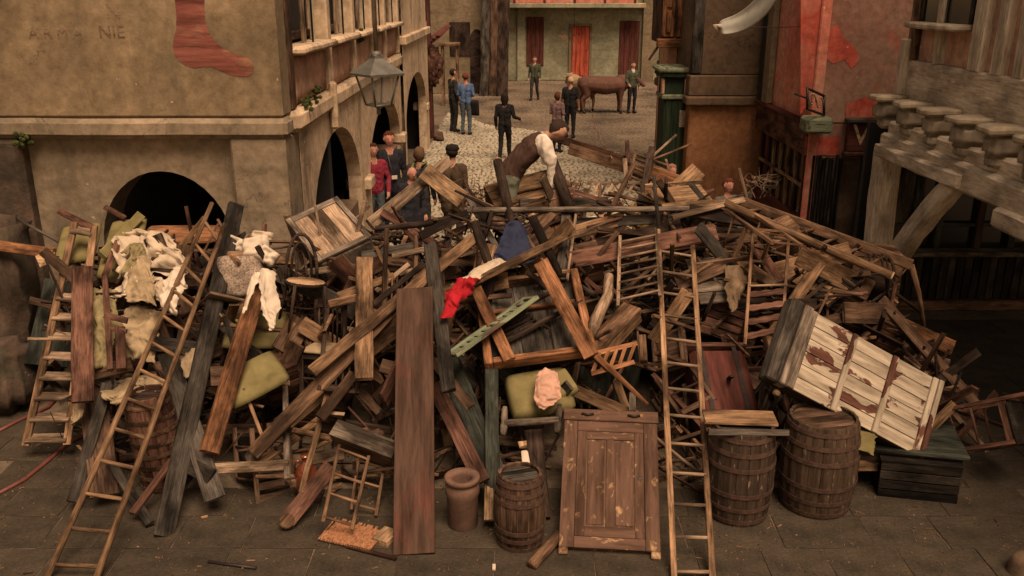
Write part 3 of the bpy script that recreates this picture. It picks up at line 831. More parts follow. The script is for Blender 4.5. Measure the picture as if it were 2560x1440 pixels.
wbox('bracket', x0 - .06, x0 - .003, YK - .05, YK + .1, zm + .03, z1, PL_PINK, booth, .02)
wbox('bracket', x1 - .08, x1 + .03, YK - .08, YK - .02, zm + .04, z1, PL_PINK, booth, .02)

# ------------------------------------------------------------------ red shop on the corner
XR, YR = 4.66, 14.0
shop = thing('red_shop', 'flaking red plastered wine shop with dark plank shutter and maroon sign', 'building', (XR + 1.5, YR + 1.5, 0))
zf1, zf0 = onX(1990, 300, XR).z, onX(1990, 372, XR).z
wbox('upper_wall', XR, 9.5, YR, YO - .13, zf1 + .06, 7, PL_RED, shop, .02)
wbox('side_face', XR - .03, XR - .003, YR + .02, YO - .14, zf1 + .08, 7, PL_REDFACE, shop, 0)
wbox('dark_upright', XR - .10, XR - .032, YO - .62, YO - .2, zf1 + .1, 7, M_BLACK, shop, .01)
wbox('grey_upright', XR - .14, XR - .033, YO - 1.02, YO - .64, zf1 + .1, 7, PL_BEIGE, shop, .02)
wbox('corner_strip', XR - .06, XR + .10, YR - .04, YR - .003, 0, 7, PL_REDFACE, shop, .02)
wbox('shop_body', XR + .12, 9.5, YR + .06, YO - .13, 0, zf1 + .055, PL_UMBER, shop, .01)
wbox('fascia', XR - .08, XR + .115, YR - .01, YO - .15, zf0, zf1 + .03, W_RED, shop, .02)
wbox('fascia_moulding', XR - .14, XR + .12, YR - .06, YO - .16, zf1 + .033, zf1 + .1, P_MAROON, shop, .02)
wbox('lower_panel', XR - .02, XR + .1, YR + .02, YO - .16, 0, .55, P_MAROON, shop, .02)
wbox('side_window_glass', XR + .03, XR + .06, YR + .2, YO - .4, .56, zf0 - .003, M_DARKGLASS, shop, 0)
for k in range(7):
    yy = YR + .22 + (YO - .62 - YR) * k / 6
    wbox('mullion', XR - .02, XR + .028, yy - .035, yy + .035, .553, zf0 - .005, W_TAN if 0 < k < 5 else P_MAROON, shop, .008)
zmid = (.55 + zf0) / 2
wbox('transom', XR - .03, XR + .0, YR + .2, YO - .4, zmid - .03, zmid + .03, W_TAN, shop, .005)
# front of the shop
x0, x1, z0, z1 = pr(2003, 2106, 392, 640, YR)
wbox('plaster_front', XR + .11, 9.5, YR + .005, YR + .055, z1 - .02, zf1 + .055, PL_RED, shop, .0)
n_ = 9; w = (x1 - x0) / n_
for k in range(n_):
    wbox('shutter_plank', x0 + k * w + .006, x0 + (k + 1) * w - .006, YR - .05, YR - .005, .05, z1 + RND.uniform(-.05, .05), W_TAR, shop, .008)
xs0, xs1, zs0, zs1 = pr(2108, 2240, 304, 376, YR)
sgn = wbox('sign_board', xs0, xs1 + .6, YR - .12, YR - .0, zs0, zs1, P_MAROON, shop, .015)
wbox('sign_cornice', xs0 - .04, xs1 + .6, YR - .2, YR + .0, zs1 + .003, zs1 + .07, W_GREY, shop, .015)
wbox('sign_bottom', xs0 - .03, xs1 + .6, YR - .17, YR + .0, zs0 - .07, zs0 - .003, W_RED, shop, .015)
p = at(2128, 362, YR - .13); text('sign_lettering', 'VI', Matrix.Translation((p.x, YR - .123, p.z)) @ STAND, .46, M_CREAMLET, shop, .003)
xd0, xd1, zd0, zd1 = pr(2112, 2190, 395, 720, YR)
wbox('doorway', xd0, xd1 + .5, YR - .03, YR + .004, 0, zs0 - .08, M_BLACK, shop, .01)
wbox('door_glass', xd0 + .12, xd1 - .02, YR - .06, YR - .034, at(2150, 585, YR).z, at(2150, 418, YR).z, M_YGLASS, shop, .0)
wbox('door_bar', xd0 + .1, xd1, YR - .09, YR - .062, at(2150, 478, YR).z, at(2150, 470, YR).z, W_DARK, shop, .005)
wbox('door_panel', xd0 + .10, xd1 + .2, YR - .07, YR - .032, 0.05, at(2150, 592, YR).z, W_DARK, shop, .01)
for k_, pl_ in enumerate(([(2001, -60), (2058, -60), (2062, 15), (2050, 45), (2072, 70), (2092, 62), (2108, 95), (2140, 120), (2152, 150), (2128, 172), (2112, 150), (2080, 158), (2058, 140), (2050, 190), (2036, 205), (2034, 250), (2018, 262), (2002, 285)],
                          [(2112, 262), (2150, 246), (2180, 238), (2230, 240), (2230, 297), (2115, 297)], [(2012, 338), (2060, 345), (2098, 338), (2100, 388), (2010, 388)])):
    jag = []
    for (xa, ya), (xb, yb) in zip(pl_, pl_[1:] + pl_[:1]):
        for t_ in (0, .25, .5, .75): jag.append((xa + (xb - xa) * t_ + RND.uniform(-1.2, 1.2), ya + (yb - ya) * t_ + RND.uniform(-1.2, 1.2)))
    pix_poly('red_paint_remnant', jag, YR - .0045 - .001 * k_, PL_REDW, shop, .004)
# wrought-iron shop sign and mossy lamp box on the red wall
fr = thing('iron_shop_sign', 'dark wrought iron hanging sign on the red shop wall', 'sign', at(2040, 280, YR - .5))
a, b2, c, e = at(2018, 220, YR - .6), at(2060, 240, YR - .3), at(2060, 288, YR - .3), at(2018, 272, YR - .6)
for q0, q1 in ((a, b2), (b2, c), (c, e), (e, a)): tube('rim', [q0, q1], .02, M_IRON, fr, 6)
ctr = (a + b2 + c + e) / 4
for k in range(2):
    q = ctr + (b2 - a) * (.22 if k else -.22)
    tube('scroll', [q + ((b2 - a).normalized() * math.cos(t) + Vector((0, 0, 1)) * math.sin(t)) * (.12 - .008 * i) for i, t in enumerate([j * .6 for j in range(12)])], .012, M_CORBEL, fr, 5)
tube('bracket', [(a + e) / 2, Vector(((a.x + e.x) / 2 - .0, YR + .0, (a.z + e.z) / 2))], .015, M_IRON, fr, 6)
x0, x1, z0, z1 = pr(2008, 2078, 292, 332, YR - .3)
tag(wbox('tin_box', x0, x1, YR - .45, YR - .06, z0, z1, P_SAGE, None, .04), 'pale green tin box fixed under the iron shop sign', 'box')

# pale banner end hanging across the street
bn = [(1800, 68, 13.0), (1838, 62, 12.9), (1880, 38, 12.7), (1915, 5, 12.5), (1945, -40, 12.3), (1975, -110, 12.2)]
P = [at(*q) for q in bn]
vs, fs = [], []
for i, q in enumerate(P):
    h = [.13, .15, .18, .22, .27, .32][i]
    for k in range(5):
        u = k / 4 - .5
        vs.append(q + Vector((.02 * math.sin(k * 2 + i), .10 * u + .03 * math.sin(3 * k), u * h * 1.6)))
for i in range(len(P) - 1):
    for k in range(4): fs.append((i * 5 + k, i * 5 + k + 1, i * 5 + k + 6, i * 5 + k + 5))
ban = mobj('banner', pmesh('banner', vs, fs), cloth_mat('grey_white_canvas', (.33, .32, .27), 6, .15), None, None, True)
sd = ban.modifiers.new('s', 'SUBSURF'); sd.levels = sd.render_levels = 2
so = ban.modifiers.new('t', 'SOLIDIFY'); so.thickness = .012
tag(ban, 'pale curved cloth banner end hanging in front of the umber wall', 'banner')
tube('tattered_end', [P[0], P[0] + Vector((-.06, 0, .03)), P[0] + Vector((-.02, 0, -.10))], [.05, .045, .012], F_CREAM, ban, 8)
tube('banner_line', [P[0], at(1960, 68, 13.5), Vector((XR - .02, 14.6, at(1975, 66, 14.6).z))], .006, M_IRON, ban, 5)

# ------------------------------------------------------------------ timbered gallery house
XG = 4.60
gal = thing('timbered_gallery', 'timbered jettied house with silver oak beam, stone corbels and dark plank base', 'building', (XG + 1.5, 9.5, 0))
YW = 11.3
p0, p1 = onX(2200, 300, XG), onX(2196, 372, XG)
zt_, zb_ = p0.z, p1.z
Y0g, Y1g = 4.0, p0.y
beam('jetty_beam', Vector((XG + .23, Y0g, zt_ - .17)), Vector((XG + .23, Y1g - .02, zt_ - .17)), .34, .24, W_OAK, gal, (-1, 0, 0), 0, 1, .02, .012)
beam('jetty_beam', Vector((XG + .20, Y0g, zb_ + .02)), Vector((XG + .20, Y1g + .04, zb_ + .05)), .30, .30, W_OAK, gal, (-1, 0, 0), 0, 1, .02, .012)
beam('lower_beam_end', onX(2392, 455, XG) + Vector((.08, 0, 0)), onX(2392, 455, XG) + Vector((.08, p0.y + .02 - onX(2392, 455, XG).y, -.02)), .16, .2, W_OAK, gal, (-1, 0, 0), 0, 1, 0, .01)
beam('lower_beam_end', onX(2500, 535, XG) + Vector((.08, .1, -.05)), onX(2500, 535, XG) + Vector((.08, -2.6, -.05)), .2, .2, W_OAK, gal, (-1, 0, 0), 0, 1, 0, .01)
# fascia and timber-framed upper wall, set back behind the corbels
XU = XG + .36
q0, q1 = onX(2285, 122, XU), onX(2290, 225, XU)
zf_t = (q0.z + onX(2550, 232, XU).z) / 2
wbox('fascia_board', XU - .03, XU + .08, 4, Y1g + .15, zt_ + .02, zf_t, W_OAK, gal, .02)
wbox('end_board', XU - .06, XU + .02, Y1g + .16, Y1g + .42, zt_ + .15, zf_t + .25, W_OAK, gal, .015)
wbox('jetty_floor', XG + .36, 8.5, 4, Y1g + .1, zt_ - .30, zt_ - .12, W_DARK, gal, .0)
wbox('upper_wall', XU + .05, 8.5, 4, Y1g + .1, zf_t + .003, 7, PL_PINK, gal, .0)
wbox('upper_end_wall', XU + .1, 9.2, Y1g + .1, Y1g + .5, zt_, 7, PL_UMBER, gal, .0)
for px, w in ((2282, .20), (2348, .14), (2447, .26), (2505, .22), (2560, .20)):
    yy = onX(px, 110, XU).y
    beam('timber_post', (XU + .03, yy, zf_t - .0), (XU + .03, yy + .02, 6.8), w, .12, W_OAK if px != 2282 else W_TAN, gal, (-1, 0, 0), 0, 1, .015, .008)
ya, yb = onX(2425, 60, XU).y, onX(2305, 45, XU).y
zsil = onX(2360, 62, XU).z
lump_box('window_sill', XU - .2, XU + .06, ya - .05, yb + .05, zsil - .05, zsil + .02, W_OAK, gal, .008, 2)
wbox('window', XU + .01, XU + .047, ya, yb, zsil + .023, 6, M_DARKGLASS, gal, 0)
for k in range(3):
    yy = ya + (yb - ya) * k / 2
    wbox('mullion', XU - .01, XU + .008, yy - .03, yy + .03, zsil + .023, 6, W_GREY, gal, .005)
# stone corbels with caps
for i, (px, py) in enumerate(((2212, 190), (2272, 214), (2335, 238), (2408, 270), (2490, 304), (2585, 345), (2700, 395))):
    c = onX(px, py, XG + .06)
    zc = zt_ + .26
    lump_box('corbel', XG + .0, XU - .035, c.y - .13, c.y + .13, zc - .27, zc - .04, M_CORBEL, gal, .028, i, 3, 6)
    lump_box('corbel_nose', XG + .05, XU - .04, c.y - .10, c.y + .10, zc - .38, zc - .26, M_CORBEL, gal, .025, i + 20, 3, 6)
    lump_box('corbel_cap', XG - .05, XU - .036, c.y - .17, c.y + .17, zc - .04, zc + .035, M_STONECAP, gal, .014, i + 40, 3, 6)
# post and brace under the beam
pb = onX(2205, 375, XG + .1)
beam('post', (pb.x + .08, Y1g - .05, 0), (pb.x + .06, Y1g + .02, zb_ - .05), .30, .28, W_OAK, gal, (0, -1, 0), 0, 1, .02, .012)
wbox('post_side_board', pb.x + .24, pb.x + .62, Y1g + .05, Y1g + .1, 0, zb_ + .1, W_GREY, gal, .01)
b0_, b1_ = onX(2238, 650, XG + .12), onX(2385, 462, XG + .12)
mid = (b0_ + b1_) / 2 + Vector((0, .06, .03))
beam('brace', b0_, b1_, .24, .2, W_OAK, gal, (-1, 0, 0), 0, 1, .05, .012)
# recessed ground-floor wall: plank base, sill, dark window
zs_ = at(2400, 628, YW).z
nP = 30; xw0, xw1 = XG + .35, 8.2
w = (xw1 - xw0) / nP
for k in range(nP):
    wbox('base_plank', xw0 + k * w + .006, xw0 + (k + 1) * w - .006, YW - .04 - .01 * RND.random(), YW, .14, zs_ - .06, W_TAR, gal, .008)
wbox('base_wall', xw0, xw1, YW + .003, YW + .3, 0, zs_ - .05, W_DARK, gal, 0)
wbox('plinth', xw0, xw1, YW - .12, YW + .003, 0, .135, W_BROWN, gal, .02)
wbox('window_sill', xw0, xw1, YW - .14, YW + .1, zs_ - .047, zs_ + .02, W_LGREY, gal, .015)
wbox('window', xw0, xw1, YW + .13, YW + .15, zs_ + .023, 2.4, M_DARKGLASS, gal, 0)
wbox('transom', xw0, xw1, YW + .06, YW + .127, at(2400, 570, YW).z, at(2400, 560, YW).z, W_GREEN, gal, .005)
for px in (2290, 2352, 2455, 2540):
    xx = at(px, 560, YW).x
    wbox('mullion', xx - .045, xx + .045, YW + .03, YW + .128, zs_ + .023, 2.4, W_GREEN if px != 2455 else W_DARK, gal, .008)
wbox('window_shelf', xw0, xw1, YW + .4, YW + .8, zs_ + .06, zs_ + .09, W_GREEN, gal, .0)
wbox('back_wall', xw0, xw1, YW + 1.2, YW + 1.3, 0, 2.3, M_BLACK, gal, 0)

# stone bollard at the edge of the square
g = gnd(2560, 1435)
bl = mobj('stone_bollard', lathe_mesh('stone_bollard', [(.0, .17), (.05, .168), (.09, .15), (.115, .1), (.13, 0)], 16), PL_UMBER, TR((g.x + .01, g.y, 0)), None, True)
for v in bl.data.vertices: v.co += Vector((noise.noise(v.co * 9), noise.noise(v.co * 9 + Vector((3, 3, 3))), 0)) * .02
tag(bl, 'rounded weathered stone bollard at the edge of the square', 'bollard')

# ================================================================== the barricade
G_PL = 'planks and beams of the barricade'
def Q(t): return S(*t) if len(t) == 3 else S(t[0], t[1], 0)
def plank(label, a, b, wpx, t, mat, name='plank', roll=0.0, warp=.018, rough=.0055, taper=1.0, cat='plank', facing=None, group=None):
    """a, b = (photo x, photo y, metres behind the heap's slope); wpx = width in photo pixels at its middle"""
    A, B = Q(a), Q(b)
    w = wpx * ((A + B) / 2 - CAM).length / FPX * .97
    return beam(name, A, B, w, t, mat, None, facing, R(roll), taper, warp, rough, label, cat, group)

def ladder(name, label, BL, TL, BR, TR_, fr, rw, rt, mat, rungmat=None, rr=.016, tread=None, cat='ladder', group=None, round_rail=False, wavy=False, mats=None):
    BL, TL, BR, TR_ = Q(BL), Q(TL), Q(BR), Q(TR_)
    root = thing(name, label, cat, (BL + BR) / 2, group)
    nrm = (TL - BL).cross(BR - BL).normalized()
    if nrm.dot(CAM - BL) < 0: nrm = -nrm
    for a, b in ((BL, TL), (BR, TR_)):
        if round_rail: tube('rail', [a, (a + b) / 2 + nrm * RND.uniform(-.01, .01), b], [rw, rw * .95, rw * .85], mat, root, 10)
        else: beam('rail', a, b, rw, rt, mat, root, nrm, 0, 1, .004, .001)
    for f in fr:
        a, b = BL.lerp(TL, f), BR.lerp(TR_, f)
        if wavy:
            me = beam_mesh('slat', (b - a).length, wavy, .014, RND, 1, 0, .001)
            n8 = len(me.vertices) // 8
            M, L = axes(a, b, nrm)
            # finer wavy slat
            vs, fs = [], []
            K = 16
            for i in range(K + 1):
                u = i / K; h = wavy * (.36 + .16 * abs(math.sin(u * math.pi * 3.0)))
                for (yy, zz) in ((-h * .8, -.008), (h, -.008), (h, .008), (-h * .8, .008)): vs.append((u * L, yy, zz))
            for i in range(K):
                for j in range(4):
                    p, q = i * 4 + j, i * 4 + (j + 1) % 4; fs.append((p, q, q + 4, p + 4))
            fs += [(3, 2, 1, 0), (K * 4, K * 4 + 1, K * 4 + 2, K * 4 + 3)]
            mobj('slat', pmesh('slat', vs, fs), rungmat or mat, M, root)
        elif tread:
            beam('tread', a, b, tread, .022, rungmat or mat, root, Vector((0, -.25, 1)), 0, 1, 0, .001)
        else:
            tube('rung', [a, b], [rr, rr], rungmat or mat, root, 7)
    return root

def catmull(P, n):
    out = []
    for i in range(len(P) - 1):
        p0, p1, p2, p3 = P[max(i - 1, 0)], P[i], P[i + 1], P[min(i + 2, len(P) - 1)]
        for k in range(n):
            t = k / n
            out.append(.5 * ((2 * p1) + (p2 - p0) * t + (2 * p0 - 5 * p1 + 4 * p2 - p3) * t * t + (3 * p1 - p0 - 3 * p2 + p3) * t ** 3))
    out.append(P[-1]); return out
def cloth(name, label, rows, mat, amp=.03, freq=9.0, cat='cloth', up=11, thick=.005, ragged=.012, parent=None, group=None, fold=(1, .8, .5)):
    """cloth through a net of control points (rows of photo x, y, offset), pulled into sharp folds"""
    G = [[Q(c) for c in r] for r in rows]
    G = [catmull(r, up) for r in G]
    colsN = len(G[0])
    F = [catmull([G[j][i] for j in range(len(G))], up) for i in range(colsN)]
    nr = len(F[0])
    vs, sd = [], RND.uniform(0, 50)
    ctr = sum((F[i][j] for i in range(colsN) for j in range(nr)), Vector()) / (colsN * nr)
    fo = Vector(fold)
    for j in range(nr):
        for i in range(colsN):
            p = F[i][j]
            w = Vector((noise.noise(p * 5 + Vector((sd, 1, 2))), noise.noise(p * 5 + Vector((4, sd, 2))), noise.noise(p * 5 + Vector((4, 1, sd))))) * .10
            q = Vector(((p.x + w.x) * fo.x, (p.y + w.y) * fo.y, (p.z + w.z) * fo.z)) * freq + Vector((sd, 0, 0))
            rid = lambda v: 1 - 2.2 * abs(noise.noise(v))
            d = rid(q) + .55 * rid(q * 2.1 + Vector((3, 0, 0))) + .28 * rid(q * 4.3) - .5
            v = p + Vector((.3 * noise.noise(q + Vector((7, 3, 1))), -1.0, .45)) * d * amp
            if ragged and (j in (0, nr - 1) or i in (0, colsN - 1)):
                v += Vector((noise.noise(p * 23), 0, noise.noise(p * 29))) * ragged * 2
            v += Vector((noise.noise(p * 6 + Vector((0, sd, 0))), 0, noise.noise(p * 6 + Vector((0, 0, sd))))) * amp * .9
            vs.append(v - ctr)
    fs = [(j * colsN + i, j * colsN + i + 1, (j + 1) * colsN + i + 1, (j + 1) * colsN + i) for j in range(nr - 1) for i in range(colsN - 1)]
    o = mobj(name, pmesh(name, vs, fs), mat, TR(ctr), parent, True)
    m_ = o.modifiers.new('thickness', 'SOLIDIFY'); m_.thickness = thick; m_.offset = 0
    return tag(o, label, cat, group)

def cushion_mesh(name, lu, lv, th, sag=.25, n=14, crease=0.0):
    vs, fs = [], []
    def pr_(s):
        a = abs(s); return (1 - a ** 5) ** .6
    for side in (1, -1):
        for j in range(n + 1):
            for i in range(n + 1):
                s, t = -1 + 2 * i / n, -1 + 2 * j / n
                h = pr_(s) * pr_(t)
                rx = lu / 2 * s * (1 - .05 * t ** 4); ry = lv / 2 * t * (1 - .05 * s ** 4)
                bump_ = 1 + crease * noise.noise(Vector((s * 2.2, t * 2.2, lu * 9)))
                vs.append((rx, ry, side * th / 2 * (sag + (1 - sag) * h) * bump_ if max(abs(s), abs(t)) < 1 else 0))
    m1 = (n + 1) ** 2
    for j in range(n):
        for i in range(n):
            a = j * (n + 1) + i
            fs.append((a, a + 1, a + n + 2, a + n + 1)); fs.append((m1 + a, m1 + a + n + 1, m1 + a + n + 2, m1 + a + 1))
    bm = bmesh.new()
    me = pmesh(name, vs, fs); bm.from_mesh(me); bmesh.ops.remove_doubles(bm, verts=bm.verts[:], dist=1e-5)
    bmesh.ops.recalc_face_normals(bm, faces=bm.faces[:]); bm.to_mesh(me); bm.free()
    return me
def cushion(name, label, O, U, V, th, mat, cat='cushion', parent=None, sag=.35, crease=.15):
    M, lu, lv = frame3(Q(O), Q(U), Q(V))
    M = M @ TR((lu / 2, lv / 2, -th / 2))
    o = mobj(name, cushion_mesh(name, lu, lv, th, sag, 14, crease), mat, M, parent, True)
    return tag(o, label, cat)

BURLAP = cloth_mat('brown_burlap', (.13, .09, .055), 9, .35)
# ---- furniture in a local frame (z up, front towards -y), placed by a matrix
def chair(name, label, M, mat, seatmat, style='plain', back=.46, w=.40, d=.38, sh=.44, group=None):
    root = thing(name, label, 'chair', M.translation, group)
    if style == 'bent': seatmat = seatmat or mat
    hw, hd = w / 2, d / 2
    def Lb(nm, a, b, ww, t, mt, **k): return beam(nm, M @ Vector(a), M @ Vector(b), ww, t, mt, root, (M.to_3x3() @ Vector((0, -1, .3))), **k)
    def Lt(nm, pts, r, mt): return tube(nm, [M @ Vector(p) for p in pts], r, mt, root, 7)
    if style == 'bent':
        s = mobj('seat', lathe_mesh('seat', [(0, .015), (hw * .93, .012), (hw, 0), (hw * .97, -.02), (0, -.02)], 22), seatmat, M @ TR((0, 0, sh)), root, True)
        mobj('seat_rim', lathe_mesh('seat_rim', [(hw * 1.0, .008), (hw * 1.05, 0), (hw * 1.05, -.03), (hw * .98, -.03)], 22), mat, M @ TR((0, 0, sh)), root, True)
        for sx in (-1, 1):
            Lt('leg', [(sx * hw * .75, -hd * .75, sh - .01), (sx * hw * .95, -hd * .95, 0)], [.016, .012], mat)
            Lt('leg', [(sx * hw * .72, hd * .72, sh - .01), (sx * hw * .95, hd * 1.05, 0)], [.016, .012], mat)
        for k, (r1, hh) in enumerate(((1.0, back), (.66, back * .8), (.33, back * .6))):
            pts = [(math.cos(t) * hw * .82 * r1, hd * .78 + .12 * math.sin(t), sh + hh * math.sin(t) ** .8 if math.sin(t) > 0 else sh) for t in [math.pi * i / 14 for i in range(15)]]
            Lt('back_hoop', pts, .012 if k else .016, mat)
        Lt('leg_ring', [(math.cos(t) * hw * .82, math.sin(t) * hw * .82, .22) for t in [2 * math.pi * i / 16 for i in range(17)]], .008, mat)
        return root
    for sx in (-1, 1):
        Lb('leg', (sx * (hw - .02), -hd + .02, 0), (sx * (hw - .02), -hd + .02, sh), .036, .036, mat)
        Lb('back_post', (sx * (hw - .02), hd + .03, 0), (sx * (hw - .02), hd + .05, sh + back), .038, .034, mat)
        Lt('stretcher', [(sx * (hw - .02), -hd + .02, .16), (sx * (hw - .02), hd + .03, .16)], .011, mat)
        Lb('side_rail', (sx * (hw - .02), -hd + .02, sh - .035), (sx * (hw - .02), hd + .03, sh - .035), .02, .05, mat)
    Lt('stretcher', [(-hw + .02, -hd + .02, .20), (hw - .02, -hd + .02, .20)], .011, mat)
    Lb('front_rail', (-hw + .02, -hd + .02, sh - .035), (hw - .02, -hd + .02, sh - .035), .05, .02, mat)
    if seatmat:
        s = mobj('seat', cushion_mesh('seat', w, d + .05, .045, .7, 10), seatmat, M @ TR((0, .01, sh + .01)), root, True)
    n_ = {'plain': 2, 'ladder': 4, 'spindle': 1}.get(style, 2)
    for k in range(n_):
        z = sh + back * (k + 1) / n_ - .035
        Lb('back_slat', (-hw + .02, hd + .045, z), (hw - .02, hd + .045, z), .06 if style != 'spindle' else .075, .016, mat)
    if style == 'spindle':
        for k in range(6):
            x = (-hw + .05) + (w - .1) * k / 5
            Lt('spindle', [(x, hd + .035, sh + .03), (x, hd + .045, sh + back - .05)], .009, mat)
    return root

def table(name, label, M, w, d, h, mat, legmat, tip=None, topmat=None, leg=.07, panel=True, cat='table'):
    root = thing(name, label, cat, M.translation)
    if panel:
        nb = 4
        for k in range(nb):
            lbox('top_board', M, -w / 2, w / 2, -d / 2 + d * k / nb + .003, -d / 2 + d * (k + 1) / nb - .003, h - .03, h, topmat or mat, root)
    for s in (-1, 1):
        lbox('apron', M, -w / 2 + .05, w / 2 - .05, s * (d / 2 - .06) - .012, s * (d / 2 - .06) + .012, h - .15, h - .032, mat, root)
        lbox('apron', M, s * (w / 2 - .06) - .012, s * (w / 2 - .06) + .012, -d / 2 + .075, d / 2 - .075, h - .15, h - .032, mat, root)
        for t in (-1, 1):
            a, b = M @ Vector((s * (w / 2 - .07), t * (d / 2 - .07), h - .032)), M @ Vector((s * (w / 2 - .07), t * (d / 2 - .07), 0))
            lg = tube('leg', [a, a.lerp(b, .2), a.lerp(b, .25), a.lerp(b, .6), b], [leg * .55, leg * .55, leg * .42, leg * .5, leg * .34], legmat, root, 10)
            if tip: tube('leg_tip', [b, b + (b - a).normalized() * .018], leg * .36, tip, lg, 10)
    return root

def crate(name, label, M, w, d, h, mat, n=4, cat='crate', group=None, lid=False):
    root = thing(name, label, cat, M.translation, group)
    t = .014; bw = h / n
    for k in range(n):
        z0, z1 = k * bw + .006, (k + 1) * bw - .006
        lbox('board', M, 0, w, 0, t, z0, z1, mat, root); lbox('board', M, 0, w, d - t, d, z0, z1, mat, root)
        lbox('board', M, 0, t, t + .001, d - t - .001, z0, z1, mat, root); lbox('board', M, w - t, w, t + .001, d - t - .001, z0, z1, mat, root)
    for (x, y) in ((t, t), (w - t - .03, t), (t, d - t - .03), (w - t - .03, d - t - .03)):
        lbox('corner_post', M, x + .001, x + .029, y + .001, y + .029, 0.002, h - .002, mat, root)
    lbox('bottom', M, t, w - t, t, d - t, -.012, .0, mat, root)
    if lid: lbox('lid', M, -.01, w + .01, -.01, d + .01, h, h + .015, mat, root)
    return root

def barrel(name, label, M, r, h, mat, hoop, headmat, nst=18, bulge=1.16, hoops=(.06, .2, .36, .64, .8, .94), head_down=.03, cat='barrel'):
    root = thing(name, label, cat, M.translation)
    K = 8; da = 2 * math.pi / nst
    vs, fs = [], []
    def rad(u): return r * (1 + (bulge - 1) * (1 - (2 * u - 1) ** 2))
    for i in range(K + 1):
        u = i / K; rr_ = rad(u)
        for (aa, dr) in ((-da / 2 * .965, -.004), (0, .002), (da / 2 * .965, -.004), (da / 2 * .965, -.022), (-da / 2 * .965, -.022)):
            vs.append(((rr_ + dr) * math.cos(aa), (rr_ + dr) * math.sin(aa), u * h))
    for i in range(K):
        for j in range(5):
            p, q = i * 5 + j, i * 5 + (j + 1) % 5; fs.append((p, q, q + 5, p + 5))
    fs += [(4, 3, 2, 1, 0), tuple(K * 5 + j for j in range(5))]
    # local x along the stave for the grain: swap axes so length lies on x
    sw = Matrix(((0, 0, 1, 0), (0, 1, 0, 0), (-1, 0, 0, 0), (0, 0, 0, 1)))
    me = pmesh('stave', [sw @ Vector(v) for v in vs], fs)
    for k in range(nst):
        mobj('stave', me, mat, M @ rotz(da * k) @ sw.inverted(), root)
    for u in hoops:
        hh = .018
        pr_ = [(rad(u - hh / h) + .002, u * h - hh), (rad(u - hh / h) + .007, u * h - hh), (rad(u + hh / h) + .007, u * h + hh), (rad(u + hh / h) + .002, u * h + hh)]
        mobj('hoop', lathe_mesh('hoop', pr_, 28), hoop, M, root, False)
    nb = 5; R_ = rad(1) - .024
    for k in range(nb):
        y0, y1 = -R_ + 2 * R_ * k / nb + .003, -R_ + 2 * R_ * (k + 1) / nb - .003
        pts = []
        for s in (1, -1):
            for i in range(6):
                y = y0 + (y1 - y0) * (i / 5 if s == 1 else 1 - i / 5)
                pts.append((s * math.sqrt(max(0, R_ * R_ - y * y)), y))
        z = h - head_down + RND.uniform(-.002, .002)
        N = len(pts)
        vs = [(x, y, z - .02) for x, y in pts] + [(x, y, z) for x, y in pts]
        fs = [tuple(range(N - 1, -1, -1)), tuple(range(N, 2 * N))] + [(i, (i + 1) % N, (i + 1) % N + N, i + N) for i in range(N)]
        mobj('head_board', pmesh('head_board', vs, fs), headmat, M, root)
    return root

# ------------------------------------------------------------------ flank by the arcade: step ladder, cloths, cushions, long ladder
ladder('step_ladder', 'brown wooden step ladder with flat treads against the olive cushions', (64, 1115, .55), (187, 556, -.1), (168, 1112, .55), (236, 566, -.1),
       [.03 + .0885 * k for k in range(8)] + [.965], .068, .035, W_TAN, W_PALE, tread=.11)
plank('red-brown plank standing up against the step ladder', (206, 1005, -.28), (206, 668, -.35), 46, .03, W_RED)
ladder('rung_ladder', 'long thin pole ladder reaching from the flagstones to the cream cloth', (106, 1470), (530, 508, -.35), (232, 1470), (562, 560, -.35),
       [.045 + .0745 * k for k in range(13)], .025, .025, W_TAN, W_TAN, rr=.016, round_rail=True)
plank('dark grey weathered plank standing on end beside the pole ladder', (408, 1342), (590, 512, -.05), 42, .045, W_GREY, roll=14)
# trestle of grey boards
tr = thing('sawhorse', 'grey board sawhorse leg braced behind the dark plank', 'sawhorse', S(540, 1245))
def pb_(nm, a, b, wpx, t, mat, root, roll=0, taper=1.0):
    A, B = Q(a), Q(b); w = wpx * ((A + B) / 2 - CAM).length / FPX * .97
    return beam(nm, A, B, w, t, mat, root, None, R(roll), taper, .005, .003)
pb_('leg', (538, 1248), (408, 855, .05), 46, .03, W_GREY, tr)
pb_('leg', (182, 1255, .1), (268, 960, .0), 26, .03, W_GREY, tr)
pb_('brace', (445, 1150, .05), (530, 1192, -.02), 38, .03, W_GREY, tr)
pb_('top_rail', (225, 935, -.05), (330, 910, -.05), 34, .07, W_BROWN, tr)
pb_('brace', (330, 985, .05), (230, 940, .05), 26, .03, W_GREY, tr)
plank('dark board standing upright behind the cream rags', (262, 1240, .1), (225, 900, .1), 60, .03, W_BROWN)
plank('grey slat crossing behind the pole ladder', (375, 1310, .02), (280, 1160, .1), 20, .03, W_GREY)
# banded wicker barrel, rags on top
bp = gnd(368, 1268)
barrel('slatted_tub', 'tall tub with slanting red-brown slats under the crumpled rags', TR((bp.x + .02, bp.y + .36, 0)) @ Matrix.Rotation(R(-4), 4, 'Y'), .175, .86, W_RED, W_BROWN, W_DARK, 14, 1.14, (.06, .18, .30, .42, .54, .66, .78, .93))
cloth('rag_heap', 'crumpled cream rags stuffed into the slatted tub', [[(285, 962, .15), (330, 938, .2), (385, 938, .2), (420, 960, .15)], [(272, 985, .0), (330, 965, -.05), (390, 965, -.05), (425, 985, .0)], [(280, 1005, .0), (330, 1010, -.1), (380, 1005, -.1), (415, 1000, .0)]], F_SACK, .06, 12, 'rags')
